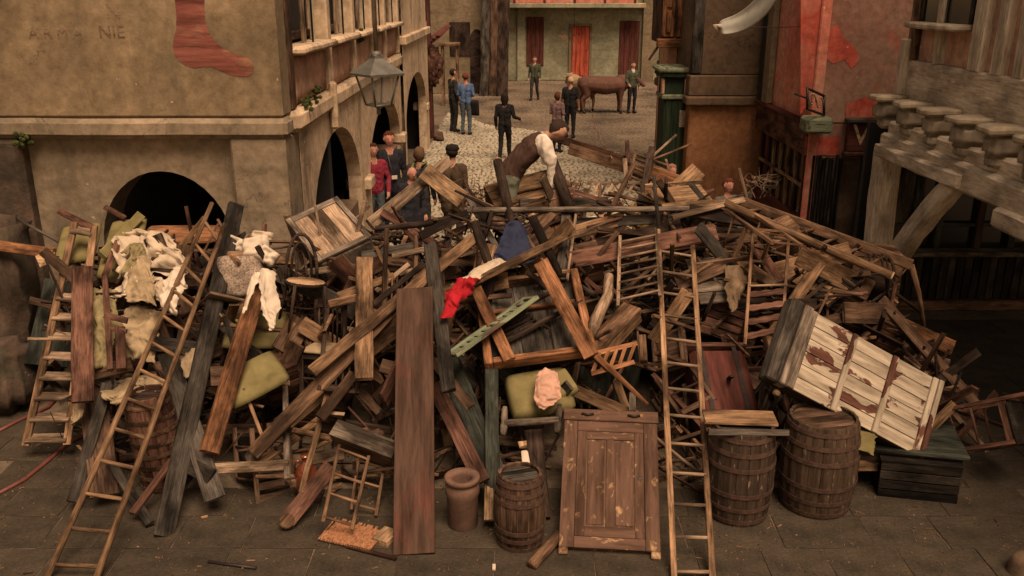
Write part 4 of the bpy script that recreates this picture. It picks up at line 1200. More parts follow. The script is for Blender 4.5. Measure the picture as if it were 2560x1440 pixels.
# olive panels, beam ends
cushion('olive_cushion', 'faded olive cushion behind the step ladder top', (125, 655, .12), (232, 640, .12), (150, 560, .25), .10, F_OLIVE)
cushion('olive_cushion', 'olive upholstered back panel leaning up beside the cream sheet', (232, 690, .05), (330, 680, .05), (262, 545, .25), .09, F_OLIVE)
plank('olive padded rail sticking up from the upholstered panel', (255, 640, -.05), (352, 538, .15), 22, .05, F_OLIVE, 'padded_rail', cat='rail')
plank('dark red pole jutting above the step ladder', (148, 528, .4), (236, 572, .1), 14, .03, W_RED, 'pole', cat='pole')
plank('thin red slat jutting against the dark front arch', (262, 518, .45), (312, 545, .2), 12, .02, W_RED, 'slat', cat='slat')
plank('orange pole end poking out towards the mossy buttress', (-20, 612, .15), (135, 634, .15), 24, .06, W_ORANGE, 'pole', cat='pole')
tri = thing('sawn_offcut', 'bright triangular sawn offcut under the orange pole', 'offcut', S(103, 665, .1))
pts_ = [S(88, 640, .05), S(117, 640, .05), S(100, 668, .0)]
vs = pts_ + [p + Vector((.02, .12, 0)) for p in pts_]
mobj('block', pmesh('block', vs, [(0, 2, 1), (3, 4, 5), (0, 1, 4, 3), (1, 2, 5, 4), (2, 0, 3, 5)]), W_FRESH, None, tri)
cushion('upholstered_seat', 'brown boat-shaped padded board lying across before the dark arch', (340, 602, .25), (540, 600, .3), (360, 560, .42), .07, W_ORANGE, 'board', sag=.6, crease=.05)
# cloths
cloth('cream_sheet', 'cream sheet draped in big folds over the heap before the arch', [[(298, 590, .05), (335, 578, .12), (385, 580, .15), (440, 598, .12)], [(288, 640, -.12), (345, 610, .05), (400, 615, -.12), (462, 640, -.05)], [(300, 700, -.10), (350, 680, -.20), (395, 655, -.05), (465, 668, -.1)], [(285, 745, -.1), (335, 740, -.15), (380, 690, -.12), (430, 690, -.05)]], F_CREAM, .085, 8, 'sheet')
cloth('rolled_sacking', 'olive rolled sacking coiled on the cream sheet', [[(305, 640, -.15), (318, 610, -.16), (352, 606, -.16), (372, 640, -.14)], [(318, 640, -.25), (328, 622, -.27), (345, 622, -.27), (358, 645, -.25)], [(300, 700, -.18), (315, 690, -.22), (335, 690, -.2), (345, 680, -.16)]], F_OLIVEC, .045, 11, 'sacking')
cloth('sack_cloth', 'tan sackcloth hanging in folds below the cream sheet', [[(330, 645, -.25), (355, 640, -.27), (375, 660, -.25)], [(325, 700, -.26), (355, 690, -.32), (385, 710, -.26)], [(320, 760, -.25), (355, 755, -.3), (395, 765, -.24)]], F_SACK, .05, 9)
cloth('cream_rag', 'pale cream rag knotted on the pole ladder', [[(440, 668, -.28), (455, 662, -.3), (464, 680, -.28)], [(410, 715, -.3), (435, 700, -.34), (460, 710, -.3)], [(402, 752, -.3), (428, 750, -.33), (452, 742, -.3)], [(425, 778, -.3), (435, 782, -.3), (442, 770, -.3)]], F_WHITE, .035, 10, 'rag', ragged=.02)
cloth('cream_rag', 'cream rag bunched beside the tan sackcloth', [[(375, 690, -.22), (395, 700, -.25), (420, 700, -.25)], [(385, 720, -.24), (405, 718, -.3), (425, 722, -.26)], [(390, 745, -.22), (408, 750, -.24), (420, 745, -.2)]], F_CREAM, .04, 12, 'rag', ragged=.02)
cloth('hanging_sacking', 'long pale sacking hanging down behind the step ladder', [[(238, 720, -.1), (262, 712, -.12), (298, 725, -.05)], [(232, 790, -.14), (262, 775, -.18), (300, 790, -.1)], [(225, 850, -.1), (258, 850, -.15), (295, 850, -.08)], [(205, 930, -.1), (240, 915, -.12), (270, 920, -.05)]], F_OLIVEC, .055, 9, 'sacking', ragged=.02)
cloth('hanging_rag', 'torn pale rag hanging from the sawhorse', [[(205, 905, -.12), (225, 900, -.14), (240, 905, -.1)], [(195, 960, -.14), (212, 955, -.17), (228, 960, -.12)], [(188, 1010, -.1), (202, 1015, -.12), (214, 1008, -.1)], [(178, 1045, -.1), (192, 1052, -.12), (208, 1040, -.1)]], F_SACK, .035, 12, 'rag', ragged=.03)
cloth('sack_fold', 'brown sacking slumped over dark boards below the sheet', [[(300, 790, .0), (350, 770, -.1), (405, 785, 0)], [(300, 850, -.05), (345, 840, -.12), (395, 850, -.03)], [(320, 905, .0), (350, 900, -.06), (385, 905, .0)]], F_SACK, .06, 9, 'sacking')
cloth('rag_tail', 'dusty cream rag pinned under the dark grey plank', [[(455, 895, .05), (490, 868, .02), (522, 860, .05)], [(452, 915, .0), (482, 900, -.02), (505, 892, .02)], [(470, 945, .03), (476, 938, .02), (484, 928, .03)]], F_SACK, .02, 10, 'rag', ragged=.02)
# red bed end
bed = thing('red_bed_post', 'red-brown turned bed end among the hanging cloths', 'bed end', S(270, 930, -.3))
pb_('post', (276, 925, -.32), (262, 690, -.3), 13, .035, W_RED, bed)
pb_('post', (304, 925, -.3), (300, 820, -.3), 22, .05, W_RED, bed)
pb_('rail', (262, 788, -.32), (318, 802, -.3), 15, .03, W_RED, bed)
pb_('rail', (265, 818, -.32), (316, 828, -.3), 10, .03, W_RED, bed)
plank('dark red rail leaning behind the sacking', (262, 690, -.2), (295, 605, -.05), 16, .04, W_RED, 'rail', cat='rail')
tube('thin_stick', [S(240, 735, -.2), S(320, 733, -.2)], .012, W_DARK, None, 6, 'thin dark stick across the hanging sacking', 'stick')
# small ladder end beyond
ladder('ladder_end', 'short broken ladder end poking up by the dark grey plank', (505, 640, .1), (545, 560, .1), (530, 650, .1), (572, 575, .1), [.15, .6], .012, .012, W_MID, rr=.01, round_rail=True)
# pillows and the speckled bolster
bo = S(600, 700, .05)
bol = mobj('bolster', cushion_mesh('bolster', .46, .42, .36, .5, 16, .25), F_SPECK, TR(bo + Vector((0, .1, 0))) @ Matrix.Rotation(R(70), 4, 'X'), None, True)
tag(bol, 'bulging speckled bolster between the dark plank and the black chair', 'bolster')
for k, (px, py, w, h, o_, rz, lab) in enumerate(((590, 612, .20, .15, .05, 20, 'small white pillow tucked against the dark grey plank'), (640, 618, .26, .22, -.05, -10, 'plump white pillow on the speckled bolster'), (668, 640, .2, .16, -.12, 35, 'small white pillow next to the black chair'), (655, 595, .22, .13, .12, 5, 'folded cream pillow behind the white ones'))):
    q = S(px, py, o_)
    o = mobj('pillow', cushion_mesh('pillow', w, h, .12, .3, 12, .8), F_WHITE if k != 3 else F_CREAM, TR(q) @ Matrix.Rotation(R(rz), 4, 'Y') @ Matrix.Rotation(R(55), 4, 'X'), None, True)
    tag(o, lab, 'pillow')
cushion('olive_cushion', 'rounded olive seat cushion behind the orange post', (545, 862, .12), (700, 862, .12), (550, 772, .22), .10, F_OLIVE)
cushion('olive_cushion', 'tilted olive seat cushion hanging low over the dark gap', (588, 1035, .05), (540, 955, .1), (705, 915, .1), .10, F_OLIVE)
plank('orange-brown square post leaning up to the white streamer', (522, 1132, -.1), (655, 690, -.2), 44, .07, W_ORANGE, 'post', roll=12, cat='post')
cloth('streamer', 'white cloth streamer tied over the orange-brown post', [[(636, 684, -.32), (664, 676, -.36), (692, 684, -.3)], [(648, 725, -.33), (674, 715, -.38), (694, 722, -.32)], [(656, 765, -.32), (680, 762, -.37), (700, 762, -.31)], [(664, 800, -.32), (682, 795, -.35), (696, 785, -.32)], [(674, 828, -.33), (680, 824, -.34), (684, 816, -.33)]], F_WHITE, .028, 8, 'cloth')
cloth('streamer_tail', 'thin white rag tail on the shaded side of the orange-brown post', [[(630, 690, -.34), (640, 682, -.35), (650, 684, -.34)], [(618, 735, -.34), (626, 732, -.36), (634, 732, -.34)], [(604, 782, -.34), (610, 780, -.35), (616, 776, -.34)]], F_WHITE, .018, 10, 'rag')
# pale L-shaped frame
lf = thing('timber_angle', 'pale bare L-shaped wooden frame lying by the amber jar', 'frame', S(720, 1190))
pb_('bar', (535, 1172, .05), (722, 1162, .0), 26, .04, W_PALE, lf)
pb_('upright', (718, 1200, -.02), (712, 925, .3), 15, .04, W_LGREY, lf)
pb_('foot_bar', (640, 1192, .0), (735, 1190, -.02), 8, .03, W_MID, lf)

# ------------------------------------------------------------------ chairs and crate between the flank and the centre
q = S(745, 712, -.22)
chair('bentwood_chair', 'black bentwood chair with tan round seat beside the pillows', eul(q + Vector((0, .02, -.43)), -4, 10, 28), W_DARK, W_FRESH, 'bent', .40, .36, .36)
q = S(800, 900, .15)
chair('dark_chair', 'dark wooden chair with cream seat below the black bentwood chair', eul(q + Vector((.0, 0, -.36)), -8, 0, -12), W_DARK, F_SACK, 'spindle', .42, .32, .30)
plank('dark flat board under the cream-seated chair', (700, 900, .2), (840, 930, .2), 40, .03, W_DARK)
plank('purplish dark board slanting beside the tilted olive cushion', (705, 880, .12), (755, 800, .2), 60, .025, W_BROWN)
# pale panelled crate
M, lu, lv = frame3(S(795, 655, -.1), S(930, 590, -.1), S(735, 540, .1))
bx = thing('panelled_box', 'pale grey wooden box with boarded panel tilted on the heap', 'box', M.translation)
lbox('carcass', M, .0, lu, .0, lv, -.32, -.02, W_LGREY, bx)
for (x0, x1, y0, y1) in ((0, .05, 0, lv), (lu - .05, lu, 0, lv), (.052, lu - .052, 0, .06), (.052, lu - .052, lv - .08, lv)):
    lbox('frame_bar', M, x0, x1, y0, y1, -.018, .006, W_LGREY, bx)
for k in range(3):
    a = .055 + (lu - .11) * k / 3; lbox('panel_board', M, a + .002, a + (lu - .11) / 3 - .002, .062, lv - .082, -.018, -.006, W_PALE, bx)
# T-headed beam
plank('long pale beam slanting up to the people by the arcade', (925, 562, .15), (1122, 402, .5), 30, .05, W_PALE, 'beam', cat='beam')
plank('short broad pale board nailed across the slanting beam', (1062, 428, .15), (1158, 502, .1), 46, .04, W_FRESH, 'board', cat='board')
# long timbers
plank('long split plank slanting from the floor up to the middle of the heap', (632, 1136, -.05), (1085, 665, -.25), 36, .06, W_MID, roll=-10, rough=.006)
plank('second long plank doubled over the split plank', (780, 930, -.28), (1190, 590, -.2), 30, .04, W_TAN, roll=-5, rough=.005)
plank('tan plank with broken end standing in the heap', (910, 948, -.25), (912, 645, -.15), 44, .03, W_TAN, rough=.006)
plank('pale thin lath lying below the panelled box', (768, 680, -.02), (905, 664, -.05), 15, .03, W_PALE, 'lath', cat='lath')
plank('grey lath behind the broken tan plank', (905, 640, .05), (1035, 615, .05), 20, .03, W_GREY, 'lath', cat='lath')
plank('short pale lath beside the grey lath', (980, 640, -.03), (1085, 618, .0), 14, .03, W_PALE, 'lath', cat='lath')
plank('reddish stick pointing out over the dark chair', (822, 762, -.2), (905, 742, -.1), 20, .04, W_MID, 'stick', cat='stick')
plank('tan rail crossing behind the split plank', (845, 740, -.05), (985, 690, .0), 18, .03, W_TAN, 'rail', cat='rail')
plank('thin brown pole tucked under the doubled plank', (935, 760, -.3), (1060, 660, -.3), 14, .03, W_DARK, 'pole', cat='pole')
plank('dark thick plank leaning beside the tall brown board', (1122, 978, -.32), (1076, 612, -.3), 36, .05, W_GREY, roll=-16)
tag(beam('board', gnd(1035, 1391, .0) + Vector((0, .01, .01)), S(1037, 722, -.45), .315, .04, P_BOARD, None, (0.06, -1, .4), R(-4), 1, .0, .001), 'tall broad brown board with pale edge standing on the paving', 'board')
tbd = bpy.data.objects['board']
Lb_ = (S(1037, 722, -.45) - gnd(1035, 1391)).length
mobj('sawn_edge', box_mesh('sawn_edge', .01, Lb_ - .02, .1585, .1615, -.018, .018), W_FRESH, WM['board'], tbd)
mobj('sawn_edge', box_mesh('sawn_edge', .01, Lb_ - .02, -.1615, -.1585, -.018, .018), W_FRESH, WM['board'], tbd)
plank('orange-edged plank leaning behind the tall brown board', (1205, 1205, -.1), (1085, 960, .1), 40, .03, W_RED)
plank('mossy green-grey board slanting behind the clay pot', (1235, 1190, .0), (1120, 900, .15), 62, .025, W_GREEN)
plank('dark grey-green board standing upright by the small barrel', (1232, 1300, -.0), (1228, 840, -.05), 34, .04, W_GREEN)
plank('fresh pale offcut standing beside the small barrel', (1222, 1302, -.05), (1222, 1180, .0), 22, .03, W_FRESH, 'offcut', cat='offcut')
# small ladder back, drawer, paddle, mat
ladder('chair_remnant', 'small ladder-like chair back lying before the open drawer', (808, 1305, -.12), (848, 1112, -.12), (880, 1325, -.12), (922, 1140, -.12), [.06, .36, .62, .95], .026, .02, W_MID, W_MID, rr=.012, cat='chair back')
ladder('chair_remnant', 'broken ladder-like chair back half hidden by the tall board', (878, 1275, .1), (900, 1130, .15), (940, 1290, .1), (962, 1150, .15), [.1, .5, .85], .024, .02, W_MID, W_TAN, rr=.012, cat='chair back')
M, lu, lv = frame3(S(822, 1085, -.1), S(978, 1145, -.15), S(826, 1040, -.1))
dr = thing('drawer', 'open grey drawer full of sticks tipped on the chair backs', 'drawer', M.translation)
lbox('front', M, 0, lu, 0, lv, -.02, 0, W_LGREY, dr)
lbox('side', M, 0, .02, 0, lv, -.3, -.022, W_LGREY, dr); lbox('side', M, lu - .02, lu, 0, lv, -.3, -.022, W_LGREY, dr)
lbox('back', M, .022, lu - .022, 0, lv, -.3, -.28, W_LGREY, dr); lbox('bottom', M, .022, lu - .022, 0, .012, -.278, -.022, W_BROWN, dr)
for k in range(7):
    a = M @ Vector((RND.uniform(.05, lu * .6), lv * .7, RND.uniform(-.26, -.06))); b = M @ Vector((RND.uniform(.2, lu - .03), lv + RND.uniform(.02, .08), RND.uniform(-.26, -.05)))
    beam('stick', a, b, .035, .02, RND.choice((W_MID, W_TAN, W_BROWN)), None, None, 0, 1, 0, .002, 'broken stick lying in the grey drawer', 'stick', 'sticks in the drawer')
pd = thing('paddle', 'round-ended red-brown paddle board resting on the paving', 'paddle', S(722, 1300))
pb_('blade', (718, 1302, -.02), (828, 1165, -.02), 40, .03, W_RED, pd)
pq = S(717, 1300, -.03)
mobj('rounded_end', lathe_mesh('rounded_end', [(0, .014), (.055, .014), (.064, 0), (.055, -.014), (0, -.014)], 18), W_MID, axes(S(718, 1302, -.02), S(828, 1165, -.02))[0] @ TR((0, 0, .002)), pd)
M, lu, lv = frame3(gnd(800, 1348, .02), gnd(955, 1385, .02), gnd(822, 1300, .02))
mat_ = thing('straw_mat', 'frayed red-brown straw mat on the paving before the chair backs', 'mat', M.translation)
mo = lbox('weave', M, 0, lu * .8, 0, lv, -.01, .018, M_STRAW, mat_)
for k in range(22):
    x = lu * .8 * k / 21; beam('straw', M @ Vector((x, -.02, .012)), M @ Vector((x + RND.uniform(-.03, .03), lv + .02, .024)), .012, .008, M_STRAW, mat_)
M, lu, lv = frame3(gnd(930, 1360, .0), gnd(968, 1372, .0), gnd(948, 1326, .0))
tag(lbox('wood_block', M, 0, lu, 0, lv, .0, .06, W_FRESH, None, .004), 'bright fresh sawn block on the paving by the tall board', 'block')
tube('long_stick', [gnd(868, 1366, .02), gnd(990, 1397, .02)], .018, W_RED, None, 8, 'thin red-brown stick lying at the foot of the tall board', 'stick')
plank('yellow-tipped pale pole standing in front of the amber jar', (752, 1232, -.05), (832, 935, .0), 13, .025, W_TAN, 'pole', cat='pole')
plank('brown stave slanting above the drawer', (800, 1045, -.12), (885, 935, -.1), 26, .03, W_MID, 'stave', cat='stave')
plank('thin pale cross lath above the drawer', (800, 1030, -.02), (860, 1035, -.05), 8, .02, W_PALE, 'lath', cat='lath')
# amber jar
jp = S(765, 1170, .1)
jar = thing('amber_jar', 'glossy amber stoneware jar in the dark below the split plank', 'jar', (jp.x, jp.y, 0))
mobj('body', lathe_mesh('body', [(0, 0), (.075, 0), (.088, .03), (.092, .20), (.085, .25), (.055, .29), (.03, .32), (.03, .36), (.038, .365), (.038, .38), (0, .38)], 22), M_AMBER, TR((jp.x, jp.y, .02)), jar, True)
tube('handle', [(jp.x - .03, jp.y - .02, .36), (jp.x - .08, jp.y - .03, .36), (jp.x - .085, jp.y - .03, .29)], .009, M_AMBER, jar, 8)
lbox('wood_rest', TR((jp.x, jp.y, 0)), -.12, .12, -.1, .1, 0, .02, W_DARK, jar)

# ------------------------------------------------------------------ centre: upturned tables, flag, sofa
# overturned table, underside towards us, legs sticking up
M, lu, lv = frame3(S(1212, 918, -.1), S(1492, 880, -.15), S(1182, 712, .02))
tb = thing('overturned_table', 'overturned brown table showing its underside below the tricolour flag', 'table', M.translation)
fr_ = .075
for (x0, x1, y0, y1, mt) in ((0, fr_, 0, lv, W_ORANGE), (lu - fr_, lu, 0, lv, W_ORANGE), (fr_ + .002, lu - fr_ - .002, 0, fr_ * .8, W_ORANGE), (fr_ + .002, lu - fr_ - .002, lv - fr_ * .6, lv, W_MID)):
    lbox('apron', M, x0, x1, y0, y1, -.06, .05, mt, tb)
for k in range(3):
    a = fr_ + (lu - 2 * fr_) * k / 3; lbox('top_board', M, a + .002, a + (lu - 2 * fr_) / 3 - .002, .02, lv - .02, -.09, -.062, W_GREY, tb)
lbox('inner_rail', M, fr_ + .003, lu - fr_ - .003, lv * .62, lv * .62 + .045, -.058, -.01, W_ORANGE, tb)
def dleg(root, a, b, wpx, mat=W_DARK, tip=W_FRESH):
    A, B = Q(a), Q(b); r_ = wpx / 2 * (A - CAM).length / FPX
    lg = tube('leg', [A, A.lerp(B, .5), B], [r_ * .9, r_ * 1.05, r_], mat, root, 10)
    tube('leg_tip', [B, B + (B - A).normalized() * .02], r_ * .95, tip, lg, 10)
dleg(tb, (1238, 705, -.05), (1186, 556, -.3), 24)
dleg(tb, (1400, 690, -.05), (1330, 543, -.3), 24)
plank('tan round-ended rail lying across the overturned table', (1172, 712, -.3), (1436, 580, -.2), 20, .06, W_TAN, 'rail', cat='rail')
plank('orange-brown board slanting down from the overturned table', (1352, 655, -.32), (1478, 890, -.3), 40, .03, W_ORANGE, 'board', cat='board')
plank('orange-brown short rail beside the red end of the flag', (1190, 722, -.22), (1275, 900, -.2), 30, .03, W_ORANGE, 'rail', cat='rail')
# second upturned table at the crest
t2 = thing('upturned_table', 'upturned dark-legged table on the crest under the bending worker', 'table', S(1330, 500, .4))
M, lu, lv = frame3(S(1290, 545, .25), S(1440, 505, .25), S(1262, 470, .5))
for k in range(3): lbox('top_board', M, 0, lu, lv * k / 3 + .002, lv * (k + 1) / 3 - .002, -.03, 0, W_TAN, t2)
lbox('apron', M, .02, lu - .02, .01, .03, .002, .10, W_MID, t2); lbox('apron', M, .02, lu - .02, lv - .03, lv - .01, .002, .10, W_MID, t2)
dleg(t2, (1298, 640, .05), (1244, 404, .05), 26)
dleg(t2, (1428, 530, .05), (1376, 392, .05), 30)
plank('tan box board on the crest below the worker\'s hands', (1270, 468, .35), (1375, 445, .35), 40, .12, W_FRESH, 'box_board', cat='board')
plank('grey upright board behind the table rail', (1402, 700, -.0), (1418, 520, .1), 26, .03, W_GREY, 'board', cat='board')
plank('orange panel standing behind the flag', (1395, 650, .1), (1385, 545, .2), 60, .03, W_ORANGE, 'panel', cat='panel')
plank('pale edged lath beside the flag', (1348, 640, -.1), (1298, 560, .0), 7, .02, W_PALE, 'lath', cat='lath')
plank('white-edged lath standing beyond the table rail', (1418, 700, -.08), (1440, 535, .05), 6, .02, W_PALE, 'lath', cat='lath')
# tricolour flag: three lengths sewn together
fl = thing('tricolour_flag', 'blue, white and red flag draped through the overturned table', 'flag', S(1200, 740, -.2))
cloth('blue_band', None, [[(1262, 566, -.08), (1288, 556, -.08), (1306, 564, -.08)], [(1246, 604, -.12), (1286, 596, -.16), (1324, 602, -.12)], [(1238, 636, -.14), (1290, 634, -.2), (1340, 632, -.16)], [(1234, 650, -.16), (1282, 660, -.22), (1330, 654, -.18)]], F_BLUE, .036, 9, None, parent=fl, ragged=.006, fold=(1, .8, .3))
cloth('white_band', None, [[(1232, 644, -.16), (1262, 654, -.22), (1300, 662, -.2)], [(1212, 660, -.2), (1236, 668, -.26), (1262, 672, -.24)], [(1178, 680, -.24), (1198, 688, -.3), (1220, 688, -.28)], [(1146, 700, -.32), (1172, 706, -.38), (1200, 698, -.34)]], F_CREAM, .03, 9, None, parent=fl, ragged=.006)
cloth('red_band', None, [[(1142, 698, -.33), (1172, 700, -.4), (1206, 692, -.36)], [(1118, 736, -.36), (1148, 740, -.43), (1180, 726, -.38)], [(1106, 772, -.36), (1132, 774, -.43), (1156, 756, -.38)], [(1098, 802, -.36), (1112, 802, -.4), (1126, 796, -.37)]], F_RED, .04, 10, None, parent=fl)
# sage green shutter seen nearly edge-on
M, lu, lv = frame3(S(1140, 885, -.38), S(1345, 738, -.3), S(1132, 868, -.18))
sg = thing('sage_shutter', 'flaking sage green shutter tilted across the dark below the flag', 'shutter', M.translation)
for (x0, x1, y0, y1) in ((0, lu, 0, .05), (0, lu, lv - .05, lv), (0, .05, .052, lv - .052), (lu - .05, lu, .052, lv - .052), (lu * .5, lu * .5 + .05, .052, lv - .052)):
    lbox('frame_bar', M, x0, x1, y0, y1, -.035, 0, P_SAGE, sg)
for k in range(10):
    x = .06 + (lu - .12) * k / 10; lbox('louvre', M, x, x + (lu - .12) / 10 * .7, .054, lv - .054, -.026, -.012, P_SAGE, sg)
lbox('back_panel', M, .052, lu - .052, .054, lv - .054, -.034, -.028, P_SAGE, sg)
# olive armchair upside down
sf = thing('olive_armchair', 'olive upholstered armchair tipped over beside the brown cupboard', 'armchair', S(1340, 1080, .0))
M, lu, lv = frame3(S(1280, 1038, -.02), S(1445, 1010, -.02), S(1252, 930, .05))
M2 = M @ TR((lu / 2, lv / 2, -.08))
mobj('padded_back', cushion_mesh('padded_back', lu, lv, .16, .45, 14, .12), F_OLIVE, M2, sf, True)
M, lu, lv = frame3(S(1400, 1000, .0), S(1452, 975, .0), S(1395, 925, .0))
mobj('padded_arm', cushion_mesh('padded_arm', lu, lv, .14, .5, 12, .1), F_OLIVE, M @ TR((lu / 2, lv / 2, -.03)), sf, True)
for a, b, r_ in (((1258, 1088, -.05), (1262, 1018, -.05), 9), ((1392, 1082, -.05), (1400, 1012, -.05), 9)):
    A, B = Q(a), Q(b); rr_ = r_ * (A - CAM).length / FPX
    tube('leg', [A, A.lerp(B, .1), A.lerp(B, .3), A.lerp(B, .45), A.lerp(B, .6), B], [rr_ * .6, rr_ * .9, rr_ * 1.1, rr_ * .7, rr_, rr_ * .7], W_LGREY, sf, 10)
A, B = S(1262, 1058, -.06), S(1396, 1050, -.06)
tube('stretcher', [A, B], .032, W_LGREY, sf, 10)
cloth('pink_rag', 'pink rag draped over the olive armchair', [[(1345, 928, -.12), (1370, 922, -.13), (1395, 935, -.12)], [(1338, 965, -.14), (1368, 955, -.18), (1402, 965, -.14)], [(1340, 1000, -.12), (1372, 1000, -.16), (1402, 992, -.12)], [(1350, 1020, -.12), (1362, 1024, -.13), (1385, 1012, -.12)]], F_PINK, .025, 14, 'rag')
# clay pot
cp = gnd(1156, 1330)
pot = thing('clay_chimney_pot', 'fired clay chimney pot standing by the small barrel', 'chimney pot', (cp.x, cp.y + .1, 0))
mobj('body', lathe_mesh('body', [(.105, 0), (.118, .02), (.122, .27), (.135, .30), (.132, .36), (.125, .375), (.125, .40), (.138, .405), (.138, .435), (.125, .44), (.085, .43), (.08, .40), (.09, .1), (.09, .0)], 24), M_CLAY, TR((cp.x, cp.y + .1, 0)), pot, True)
# small barrel
cb = gnd(1300, 1385)
barrel('small_barrel', 'small dark barrel standing before the heap next to the cupboard', TR((cb.x, cb.y + .16, 0)) @ rotz(.3), .165, .60, W_BROWN, M_RUST, W_GREY, 14, 1.17, (.05, .18, .30, .70, .82, .95), .025)
tube('log', [gnd(1330, 1412, .05), gnd(1398, 1338, .06)], [.042, .046], W_MID, None, 10, 'round log lying between the small barrel and the cupboard', 'log')
plank('white bottle-shaped peg standing in the dark above the small barrel', (1318, 1185, .1), (1312, 1130, .12), 24, .06, F_WHITE, 'peg', taper=.6, cat='peg')
plank('round pale knob on the dark post above the small barrel', (1308, 1118, .08), (1306, 1106, .08), 20, .05, W_FRESH, 'knob', cat='knob')
plank('thick dark post standing behind the small barrel', (1352, 1300, .15), (1335, 1080, .2), 46, .1, W_DARK, 'post', cat='post')
plank('pale splinter board leaning on the small barrel', (1268, 1215, .05), (1255, 1165, .1), 14, .02, W_PALE, 'splinter', cat='splinter')

# brown cupboard
M, lu, lv = frame3(gnd(1396, 1378, .04), gnd(1652, 1392, .04), S(1408, 1022, -.1))
cu = thing('cupboard', 'worn brown cupboard with panelled door leaning back beside the long ladder', 'cupboard', M.translation)
lbox('carcass', M, 0, lu, .04, lv, -.36, -.03, P_CUP, cu)
lbox('drawer_rail', M, -.01, lu + .01, lv - .105, lv, -.028, .012, P_CUP, cu)
for k in range(2):
    x = lu * (.25 + .5 * k)
    tube('drawer_pull', [M @ Vector((x - .05, lv - .05, .02)), M @ Vector((x, lv - .062, .03)), M @ Vector((x + .05, lv - .05, .02))], .010, M_IRON, cu, 6)
for (x0, x1, y0, y1) in ((0, .11, .04, lv - .107), (lu - .11, lu, .04, lv - .107), (.112, lu - .112, .04, .13), (.112, lu - .112, lv - .20, lv - .107)):
    lbox('frame_bar', M, x0, x1, y0, y1, -.028, .0, P_CUP, cu)
d0, d1, e0, e1 = .115, lu - .115, .133, lv - .203
dd = lbox('door', M, d0, d1, e0, e1, -.028, -.014, P_CUP, cu)
for (x0, x1, y0, y1) in ((d0, d0 + .07, e0, e1), (d1 - .07, d1, e0, e1), (d0 + .072, d1 - .072, e0, e0 + .08), (d0 + .072, d1 - .072, e1 - .07, e1), ((d0 + d1) / 2 - .03, (d0 + d1) / 2 + .03, e0 + .082, e1 - .072)):
    lbox('door_bar', M, x0, x1, y0, y1, -.0135, -.002, P_CUP, dd)
for s in (0, 1):
    x0 = d0 + .085 if s == 0 else (d0 + d1) / 2 + .045; x1 = (d0 + d1) / 2 - .045 if s == 0 else d1 - .085
    lbox('raised_panel', M, x0, x1, e0 + .1, e1 - .09, -.0135, -.007, P_CUP, dd)
mobj('keyhole_plate', lathe_mesh('keyhole_plate', [(0, .004), (.018, .003), (.02, 0)], 12), M_IRON, M @ TR((d1 - .03, (e0 + e1) / 2 + .05, 0)), cu)
for s in (0, 1): lbox('foot', M, .0 + s * (lu - .07), .07 + s * (lu - .07), -.02, .038, -.08, .01, W_MID if s == 0 else W_FRESH, cu)

# long ladders
ladder('rung_ladder', 'long narrow ladder standing between the cupboard and the barrels', (1686, 1462), (1645, 575, .05), (1782, 1462), (1730, 590, .05),
       [.027 + .0745 * k for k in range(13)], .045, .03, W_TAN, W_PALE, rr=.014)
ladder('short_rung_ladder', 'short pale ladder hooked on the long ladder top', (1545, 765, -.2), (1550, 590, -.1), (1650, 740, -.2), (1640, 572, -.1), [.08 + .118 * k for k in range(8)], .03, .02, W_PALE, W_PALE, rr=.012)
ladder('wavy_slat_chair', 'tall chair back with wavy slats beside the white dresser', (1862, 862, -.15), (1882, 585, -.05), (1955, 840, -.15), (1972, 590, -.05), [.06, .18, .30, .42], .028, .024, W_MID, W_RED, cat='chair back', wavy=.075)
tube('cross_rung', [S(1873, 715, -.12), S(1968, 712, -.12)], .012, W_PALE, None, 7, 'pale stick pushed across the wavy chair back', 'stick')
# pole ladder lying off towards the gallery house
la = thing('shaft_ladder', 'red-brown pole ladder slanting down towards the timbered gallery', 'ladder', at(2230, 690, 8.2))
A0, A1 = S(1812, 508, .0), at(2228, 690, 8.1)
B0, B1 = S(1855, 505, .3), at(2278, 662, 8.5)
tube('rail', [A0, A0.lerp(A1, .5) + Vector((0, 0, -.01)), A1], .044, W_TAN, la, 10)
tube('painted_end', [A1, A1 + (A1 - A0).normalized() * .015], .045, W_FRESH, la, 10)
beam('rail', B0, B1, .11, .07, W_MID, la, None, 0, 1, .005, .003)
for f in (.12, .28, .44, .58, .72, .86): tube('rung', [A0.lerp(A1, f), B0.lerp(B1, f)], .016, W_MID, la, 8)
legp = at(2312, 832, 8.35)
tube('prop_leg', [B1, B1.lerp(legp, .4) + Vector((.02, 0, 0)), legp], [.03, .024, .02], W_MID, la, 8)
tube('prop_leg', [A1.lerp(A0, .03), at(2225, 760, 8.2), at(2232, 800, 8.25)], [.02, .014, .014], W_DARK, la, 8)
tube('prop_brace', [at(2225, 722, 8.2), at(2300, 780, 8.4)], .016, W_DARK, la, 8)
tube('prop_brace', [at(2225, 722, 8.2), at(2120, 800, 8.0)], .016, W_DARK, la, 8)
beam('plank', at(2100, 745, 8.2), at(2382, 872, 7.9), .15, .05, W_ORANGE, None, None, R(-25), 1, .005, .004, 'orange-brown plank sticking out under the shaft ladder', 'plank')
